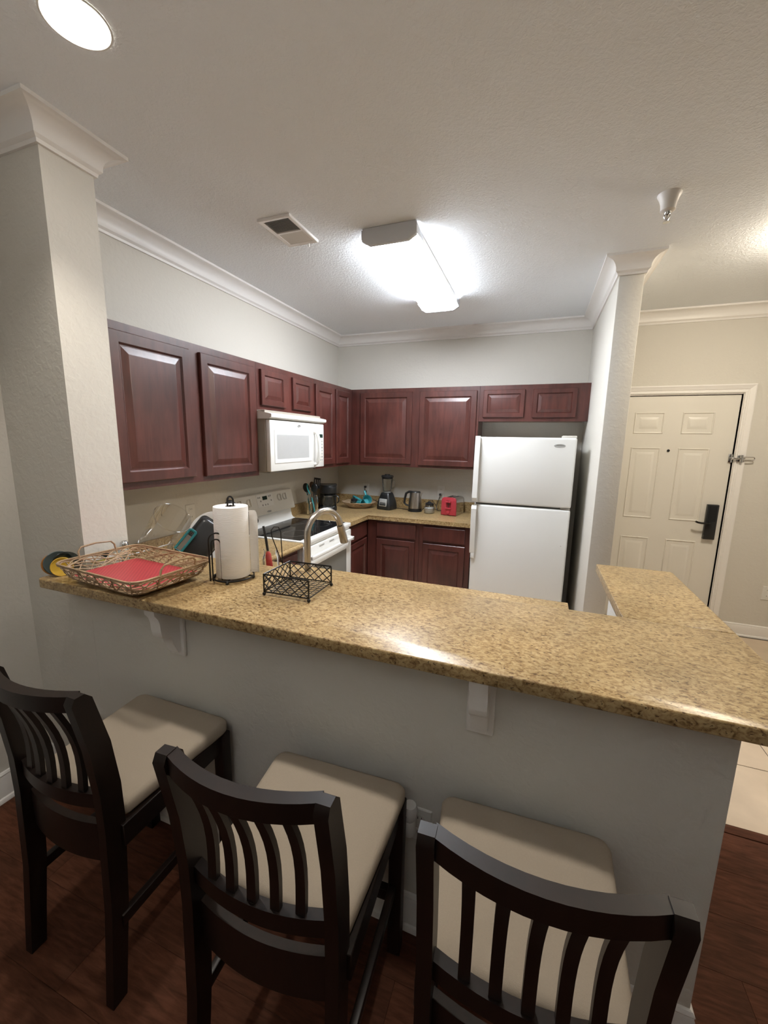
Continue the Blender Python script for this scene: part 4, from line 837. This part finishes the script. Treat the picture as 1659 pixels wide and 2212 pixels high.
# ================================================================== ON THE BAR
ZS = ZB+0.0004
def tray():
    rz = math.radians(-5.0)
    t = thing('rattan_tray', 'rectangular woven rattan tray with looped handles on the bar', 'tray', (0.702, -3.116, ZS), rz)
    def rr(hx, hy, r, z, n=5):
        P = arc(hx-r, hy-r, r, 0, PI/2, n)+arc(-hx+r, hy-r, r, PI/2, PI, n)+arc(-hx+r, -hy+r, r, PI, 1.5*PI, n)+arc(hx-r, -hy+r, r, 1.5*PI, 2*PI, n)
        return [(x, y, z) for x, y in P]
    def dense(P, k=96):
        P = [Vector(p) for p in P]; P.append(P[0]); L_ = [0]
        for a, b_ in zip(P, P[1:]): L_.append(L_[-1]+(b_-a).length)
        out = []; j = 0
        for i in range(k):
            s = L_[-1]*i/k
            while L_[j+1] < s: j += 1
            f = (s-L_[j])/max(1e-9, L_[j+1]-L_[j]); out.append(P[j].lerp(P[j+1], f))
        return out
    HX0, HY0, HXM, HYM, HX1, HY1, ZT = 0.160, 0.108, 0.212, 0.143, 0.243, 0.166, 0.080
    k = 96
    lo = dense(rr(HX0, HY0, 0.035, 0.0045)); mi = dense(rr(HXM, HYM, 0.040, 0.028)); hi = dense(rr(HX1, HY1, 0.045, ZT))
    def side(i, f):
        i %= k
        return lo[i].lerp(mi[i], f/0.4) if f < 0.4 else mi[i].lerp(hi[i], (f-0.4)/0.6)
    MB().tube(hi, 0.0036, 6, True).obj('rim_strand', RATTAN, t)
    MB().tube([p+Vector((0, 0, -0.0062)) for p in hi], 0.0024, 6, True).obj('rim_strand', RATTAN, t)
    MB().tube(lo, 0.004, 6, True).obj('base_strand', RATTAN, t)
    for m_ in range(10):          # wavy woven strands around the sides
        pts = []
        for i in range(k):
            f = 0.08+0.085*m_+0.10*math.sin(2*PI*i/k*7+m_*0.8); f = max(0.02, min(0.95, f))
            q = side(i, f); pts.append(q+Vector((q.x, q.y, 0)).normalized()*0.0022*math.sin(2*PI*i/k*24+m_*PI))
        MB().tube(pts, 0.0026, 5, True).obj('woven_strand', RATTAN, t)
    for m_ in range(5):
        pts = [side(i, max(0.05, min(0.95, 0.55+0.40*math.sin(2*PI*i/k*6+m_*PI/2.5)))) for i in range(k)]
        MB().tube(pts, 0.0022, 5, True).obj('crossing_strand', RATTAN, t)
    for i in range(0, k, 6):
        MB().tube([side(i, f)+Vector((lo[i].x, lo[i].y, 0)).normalized()*0.003 for f in (0, 0.2, 0.4, 0.7, 0.99)], 0.0026, 5).obj('upright', RATTAN, t)
    for i in range(11):
        y_ = -0.125+i*0.025; MB().tube([(-HXM+0.012, y_, 0.0255), (HXM-0.012, y_, 0.0255)], 0.003, 5).obj('base_cane', RATTAN, t)
    for s in (-1, 1):
        P = [(s*(HX1-0.004), -0.072, ZT-0.01), (s*(HX1+0.004), -0.070, ZT+0.022), (s*(HX1+0.006), -0.058, ZT+0.036), (s*(HX1+0.006), 0.0, ZT+0.042), (s*(HX1+0.006), 0.058, ZT+0.036), (s*(HX1+0.004), 0.070, ZT+0.022), (s*(HX1-0.004), 0.072, ZT-0.01)]
        MB().tube(P, 0.0038, 7).obj('handle', RATTAN, t)
    p_ = thing('red_placemat', 'red ribbed placemat lying flat inside the rattan tray', 'placemat', (0.702, -3.116, ZS+0.0292), rz)
    MB().prism([(x, y) for x, y, _ in rr(0.196, 0.129, 0.02, 0)], 0.0, 0.002).obj('sheet', MAT_RED, p_)
tray()
def coasters():
    def disc(name, label, mat, c, r, yaw, tilt):
        o = MB().lathe([(0, -0.003), (r*0.96, -0.003), (r, -0.001), (r, 0.002), (r*0.94, 0.003), (r*0.9, 0.0018), (0, 0.0018)], 36).obj(name, mat)
        o.rotation_euler = Matrix.Rotation(yaw, 4, 'Z').to_3x3() @ Vector((0, 0, 0)) if False else (PI/2-tilt, 0, yaw)
        o.location = c; return tag(o, label, 'coaster', 'round coasters propped at the bar end')
    ya = math.radians(60)
    disc('round_coaster', 'orange round coaster at the back of those by the tray', ORANGE, (0.343, -3.190, ZS+0.0445), 0.045, ya, 0.10)
    disc('round_coaster', 'dark teal glass round coaster leaning behind the tray corner', plain('dark_teal_glass', (0.085, 0.115, 0.115), 0.12, noise=0.3), (0.358, -3.186, ZS+0.0485), 0.049, ya, 0.10)
    disc('round_coaster', 'clear smoky round coaster right of the dark teal one', DGLASS, (0.382, -3.172, ZS+0.0470), 0.0475, ya, 0.10)
    disc('round_coaster', 'yellow round coaster in front of the others by the tray', YELL, (0.383, -3.190, ZS+0.0375), 0.038, ya, 0.10)
coasters()
def clutter():
    t = thing('small_carton', 'small white and yellow carton between the tray and the wall', 'carton', (0.434, -3.045, ZS))
    MB().box(-0.016, -0.055, 0.0, 0.016, 0.055, 0.048, 0.001, 1).obj('carton_body', CERAM, t)
    MB().box(-0.0164, -0.0554, 0.034, 0.0164, 0.0554, 0.044).obj('yellow_band', LIME, t)
    v = thing('glass_votive', 'tiny clear glass cup standing on the small carton', 'glass', (0.434, -3.050, ZS+0.0484))
    MB().lathe([(0, 0.002), (0.013, 0.002), (0.015, 0.022), (0.016, 0.022), (0.015, 0.0), (0, 0.0)], 20, cap=False).obj('cup', DGLASS, v)
    s = thing('salt_shaker', 'small glass shaker with metal cap beside the wall end', 'shaker', (0.436, -2.962, ZS))
    MB().lathe([(0, 0.0), (0.016, 0.0), (0.018, 0.006), (0.015, 0.055), (0.014, 0.066)], 20, cap=False).obj('glass_body', GLASS, s)
    MB().lathe([(0, 0.003), (0.014, 0.003), (0.0135, 0.040), (0, 0.042)], 16).obj('salt', SUGAR, s)
    MB().lathe([(0.0165, 0.064), (0.018, 0.074), (0.016, 0.090), (0.009, 0.098), (0, 0.100)], 20).obj('cap', CHROME, s)
clutter()
def towels():
    cx, cy = 1.024, -2.945
    h_ = thing('paper_towel_holder', 'black wire paper towel stand with looped arm on the bar', 'paper towel holder', (cx, cy, ZS))
    MB().tube([(0.078*math.cos(a), 0.078*math.sin(a), 0.012) for a in [i*2*PI/36 for i in range(36)]], 0.0032, 7, True).obj('base_ring', BLACKM, h_)
    for k in range(2): MB().tube([(0.078*math.cos(k*PI/2+0.4), 0.078*math.sin(k*PI/2+0.4), 0.012), (-0.078*math.cos(k*PI/2+0.4), -0.078*math.sin(k*PI/2+0.4), 0.012)], 0.003, 6).obj('base_bar', BLACKM, h_)
    for k in range(4): MB().sphere((0.078*math.cos(k*PI/2+0.4), 0.078*math.sin(k*PI/2+0.4), 0.007), 0.007, 10, 8).obj('ball_foot', BLACKM, h_)
    MB().tube([(0, 0, 0.010), (0, 0, 0.300)], 0.005, 8).obj('center_rod', BLACKM, h_)
    MB().tube([(-0.014, 0, 0.292)] + [(-0.014*math.cos(a), 0, 0.318+0.015*math.sin(a)) for a in [i*PI/8 for i in range(9)]] + [(0.014, 0, 0.292)], 0.0035, 8).obj('top_loop', BLACKM, h_)
    ax, ay = -0.014, -0.071; dx, dy = 0.75, 0.66
    def loop(wd, top, z0, y_): return [(ax-wd*dx, ay-wd*dy+y_, z0)] + [(ax-wd*math.cos(a)*dx, ay-wd*math.cos(a)*dy+y_, top-wd+wd*math.sin(a)) for a in [i*PI/10 for i in range(11)]] + [(ax+wd*dx, ay+wd*dy+y_, z0)]
    MB().tube(loop(0.027, 0.200, 0.012, 0), 0.0032, 8).obj('tension_arm', BLACKM, h_)
    MB().tube(loop(0.016, 0.176, 0.012, -0.002), 0.0028, 8).obj('tension_arm', BLACKM, h_)
    r_ = thing('paper_towel_roll', 'white embossed paper towel roll on a black wire stand', 'paper towel', (cx, cy, ZS+0.017))
    MB().lathe([(0.020, 0.0), (0.064, 0.0), (0.065, 0.002), (0.065, 0.277), (0.064, 0.279), (0.020, 0.279), (0.020, 0.0)], 48, cap=False).obj('roll', PAPER, r_, ang=30)
    MB().lathe([(0.0195, 0.001), (0.0195, 0.2785), (0.018, 0.2785), (0.018, 0.001), (0.0195, 0.001)], 24, cap=False).obj('cardboard_core', BROWN, r_)
    mb = MB(); n = 8; A = []
    for i in range(n+1):
        f = i/n; x = 0.050+0.036*f; y_ = 0.044+0.012*math.sin(f*2.5); ztop = 0.262-0.030*max(0, f-0.55)**2*4.9-0.004
        A.append((mb.b.verts.new((x, y_, 0.002)), mb.b.verts.new((x, y_, ztop)), mb.b.verts.new((x-0.0007, y_+0.0008, 0.002)), mb.b.verts.new((x-0.0007, y_+0.0008, ztop))))
    for a, b_ in zip(A, A[1:]):
        mb.b.faces.new((a[0], b_[0], b_[1], a[1])); mb.b.faces.new((a[2], a[3], b_[3], b_[2])); mb.b.faces.new((a[1], b_[1], b_[3], a[3])); mb.b.faces.new((a[0], a[2], b_[2], b_[0]))
    mb.b.faces.new((A[-1][0], A[-1][2], A[-1][3], A[-1][1])); mb.obj('loose_sheet', PAPER, r_)
towels()
def napkin():
    x0, x1, y0, y1, zb, zt = 1.246, 1.428, -3.046, -2.872, 0.014, 0.079
    cx, cy = (x0+x1)/2, (y0+y1)/2; hx, hy = (x1-x0)/2, (y1-y0)/2
    t = thing('napkin_holder', 'black wire lattice napkin holder tray, empty, on the bar', 'napkin holder', (cx, cy, ZS), math.radians(1.5))
    for sx in (-1, 1):
        for sy in (-1, 1):
            MB().sphere((sx*hx, sy*hy, 0.0065), 0.0065, 10, 8).obj('ball_foot', BLACKM, t)
            MB().tube([(sx*hx, sy*hy, 0.008), (sx*hx, sy*hy, zt)], 0.0028, 7).obj('corner_post', BLACKM, t)
    MB().tube([(hx, -hy, zt), (-hx, -hy, zt), (-hx, hy, zt), (hx, hy, zt)], 0.0030, 7).obj('top_rail', BLACKM, t)
    MB().tube([(hx, -hy, zb), (-hx, -hy, zb), (-hx, hy, zb), (hx, hy, zb)], 0.0028, 7, True).obj('bottom_rail', BLACKM, t)
    def lattice(P0, P1):
        P0, P1 = Vector(P0), Vector(P1); n = 5
        for i in range(-1, n+1):
            for s in (1, -1):
                a, b_ = i/n, (i+2)/n; za, zc = (zb, zt) if s > 0 else (zt, zb)
                pts = []
                for k in range(9):
                    f = k/8; u = a+(b_-a)*f
                    if 0 <= u <= 1: 
                        q = P0.lerp(P1, u); q.z = za+(zc-za)*f; pts.append(q)
                if len(pts) > 2: MB().tube(pts, 0.0021, 5).obj('lattice_wire', BLACKM, t)
    lattice((-hx, -hy, 0), (hx, -hy, 0)); lattice((-hx, hy, 0), (hx, hy, 0)); lattice((-hx, -hy, 0), (-hx, hy, 0))
    for i in range(1, 9): MB().tube([(-hx+2*hx*i/9, -hy, zb), (-hx+2*hx*i/9, hy, zb)], 0.0013, 5).obj('floor_wire', BLACKM, t)
    for i in range(1, 9): MB().tube([(-hx, -hy+2*hy*i/9, zb+0.0015), (hx, -hy+2*hy*i/9, zb+0.0015)], 0.0013, 5).obj('floor_wire', BLACKM, t)
    P = [(-hx, 0.034, zt)] + [(-hx-0.002-0.03*0, 0.034-0.028*(1-math.cos(a)), zt+0.150+0.02*math.sin(a)) for a in [i*PI/8 for i in range(9)]] + [(-hx, 0.030, zt)]
    MB().tube([(-hx, 0.036, zt), (-hx-0.004, 0.034, zt+0.13), (-hx-0.010, 0.028, zt+0.150), (-hx-0.020, 0.014, zt+0.152), (-hx-0.026, 0.004, zt+0.140), (-hx-0.024, 0.006, zt+0.115), (-hx-0.008, 0.030, zt+0.03), (-hx, 0.038, zt)], 0.0020, 7).obj('weight_arm', BLACKM, t)
napkin()

# ================================================================== BAR STOOLS
def slat_shape(mb, xc, y0, z0, y1, z1, wd, th, bow):
    n = 8; R = []
    for i in range(n+1):
        f = i/n; y_ = y0+(y1-y0)*f+bow*math.sin(PI*f); z_ = z0+(z1-z0)*f
        R.append([mb.b.verts.new((xc+sx*wd/2, y_+sy*th/2, z_)) for sx, sy in ((-1, -1), (1, -1), (1, 1), (-1, 1))])
    for A, B in zip(R, R[1:]):
        for j in range(4): mb.b.faces.new((A[j], A[(j+1) % 4], B[(j+1) % 4], B[j]))
    mb.b.faces.new(list(reversed(R[0]))); mb.b.faces.new(R[-1])
ZSE = 0.603
def curved_rail(x_half, ymid, yend, z0, z1, th, n=12):
    mb = MB(); R = []
    for i in range(n+1):
        u = -1+2*i/n; x = x_half*u; y_ = ymid+(yend-ymid)*u*u
        R.append([mb.b.verts.new((x, y_+sy*th/2, z)) for sy, z in ((-1, z0), (1, z0), (1, z1), (-1, z1))])
    for A, B in zip(R, R[1:]):
        for j in range(4): mb.b.faces.new((A[j], A[(j+1) % 4], B[(j+1) % 4], B[j]))
    mb.b.faces.new(list(reversed(R[0]))); mb.b.faces.new(R[-1])
    es = [e for e in mb.b.edges if not e.is_boundary and abs(e.calc_face_angle(0)) > 1.0]
    bmesh.ops.bevel(mb.b, geom=es, offset=0.0035, segments=2, affect='EDGES', profile=0.5)
    return mb
def stool_proto():
    t = thing('bar_stool', 'x', 'bar stool', (0, 0, 0), 0, 'dark bar stools along the half wall')
    # cushion: trapezoid with rounded corners, softly crowned
    mb = MB(); FA, RA, D = 0.220, 0.193, -0.400
    def outline(ins, n=6):
        a, r, d0, d1 = FA-ins, RA-ins, -ins, D+ins; rc = 0.030; P = []
        for (cx, cy, s) in ((a-rc, d0-rc, 0), (-a+rc, d0-rc, 1), (-r+rc*0.6, d1+rc*0.6, 2), (r-rc*0.6, d1+rc*0.6, 3)):
            q = rc if s < 2 else rc*0.6; P += arc(cx, cy, q, s*PI/2, (s+1)*PI/2, n)
        # straight sides get extra points
        return P
    R = [[mb.b.verts.new((x, y_, z)) for x, y_ in outline(i)] for i, z in ((0.006, ZSE-0.050), (0.0, ZSE-0.040), (0.0, ZSE-0.016), (0.005, ZSE-0.006), (0.016, ZSE-0.001), (0.05, ZSE+0.004), (0.11, ZSE+0.006))]
    for A, B in zip(R, R[1:]):
        for j in range(len(A)): mb.b.faces.new((A[j], A[(j+1) % len(A)], B[(j+1) % len(A)], B[j]))
    mb.b.faces.new(R[-1]); mb.b.faces.new(list(reversed(R[0]))); mb.obj('seat_cushion', FABRIC, t, ang=60)
    MB().box(-0.185, D+0.02, ZSE-0.056, 0.185, -0.02, ZSE-0.050).obj('seat_board', SEATB, t)
    za, zb = ZSE-0.122, ZSE-0.052
    for s in (-1, 1):
        MB().box(s*0.200-0.021, -0.046, 0.0, s*0.200+0.021, -0.004, ZSE-0.050, 0.003).obj('leg', ESP, t)
        # rear post: sweeps back above the seat
        mb = MB(); prof = [(-0.470, 0.0), (-0.440, 0.30), (-0.428, 0.56), (-0.430, 0.68), (-0.444, 0.82), (-0.474, 0.97)]; wd = 0.030; R = []
        dep = [0.021, 0.025, 0.029, 0.029, 0.028, 0.025]
        for (y_, z), d in zip(prof, dep): R.append([mb.b.verts.new((s*0.182+sx*wd/2, y_+sy*d, z)) for sx, sy in ((-1, -1), (1, -1), (1, 1), (-1, 1))])
        top = [(-0.470, 0.986, 0.016), ]
        R.append([mb.b.verts.new((s*0.182+sx*wd/2*(0.98), -0.478+sy*0.012, 0.988)) for sx, sy in ((-1, -1), (1, -1), (1, 1), (-1, 1))])
        for A, B in zip(R, R[1:]):
            for j in range(4): mb.b.faces.new((A[j], A[(j+1) % 4], B[(j+1) % 4], B[j]))
        mb.b.faces.new(list(reversed(R[0]))); mb.b.faces.new(R[-1])
        es = [e for e in mb.b.edges if abs(e.calc_face_angle(0)) > 0.6]; bmesh.ops.bevel(mb.b, geom=es, offset=0.006, segments=3, affect='EDGES', profile=0.5)
        mb.obj('rear_post', ESP, t)
        MB().box(s*0.196-0.011, -0.415, za, s*0.196+0.011, -0.040, zb, 0.002, 1, Matrix.Rotation(0, 4, 'Z')).obj('side_apron', ESP, t)
        MB().box(s*0.193-0.010, -0.440, 0.235, s*0.193+0.010, -0.040, 0.270, 0.002).obj('side_stretcher', ESP, t)
    MB().box(-0.185, -0.034, za, 0.185, -0.012, zb, 0.002).obj('front_apron', ESP, t)
    MB().box(-0.185, -0.036, 0.185, 0.185, -0.012, 0.225, 0.002).obj('foot_rest', ESP, t)
    curved_rail(0.170, -0.446, -0.420, za-0.050, zb+0.002, 0.020).obj('rear_apron', ESP, t)
    curved_rail(0.170, -0.458, -0.430, ZSE+0.016, ZSE+0.060, 0.024).obj('lower_rail', ESP, t)
    curved_rail(0.170, -0.512, -0.474, 0.942, 0.986, 0.028).obj('top_rail', ESP, t)
    for i in range(5):
        u = (i-2)/3.0; xc = 0.164*u*1.0
        y_lo = -0.458+0.028*(xc/0.170)**2; y_hi = -0.512+0.038*(xc/0.170)**2
        mb = MB(); slat_shape(mb, xc, y_lo, ZSE+0.055, y_hi, 0.950, 0.022, 0.013, 0.022); mb.obj('back_slat', ESP, t, ang=50)
    return t
def copy_tree(o, parent=None):
    c = o.copy(); COL.objects.link(c); c.parent = parent
    for ch in o.children: copy_tree(ch, c)
    return c
st0 = stool_proto()
spots = [(0.919, -3.134, 0.006, 'dark wooden bar stool with beige seat nearest the left wall'),
         (1.620, -3.176, 0.047, 'middle dark wooden bar stool with worn top rail and beige seat'),
         (2.170, -3.146, 0.044, 'dark wooden bar stool with beige seat nearest the tiled hall')]
for i, (x, y_, a, lb) in enumerate(spots):
    o = st0 if i == 0 else copy_tree(st0)
    o.location = (x, y_, 0); o.rotation_euler = (0, 0, a); o['label'] = lb
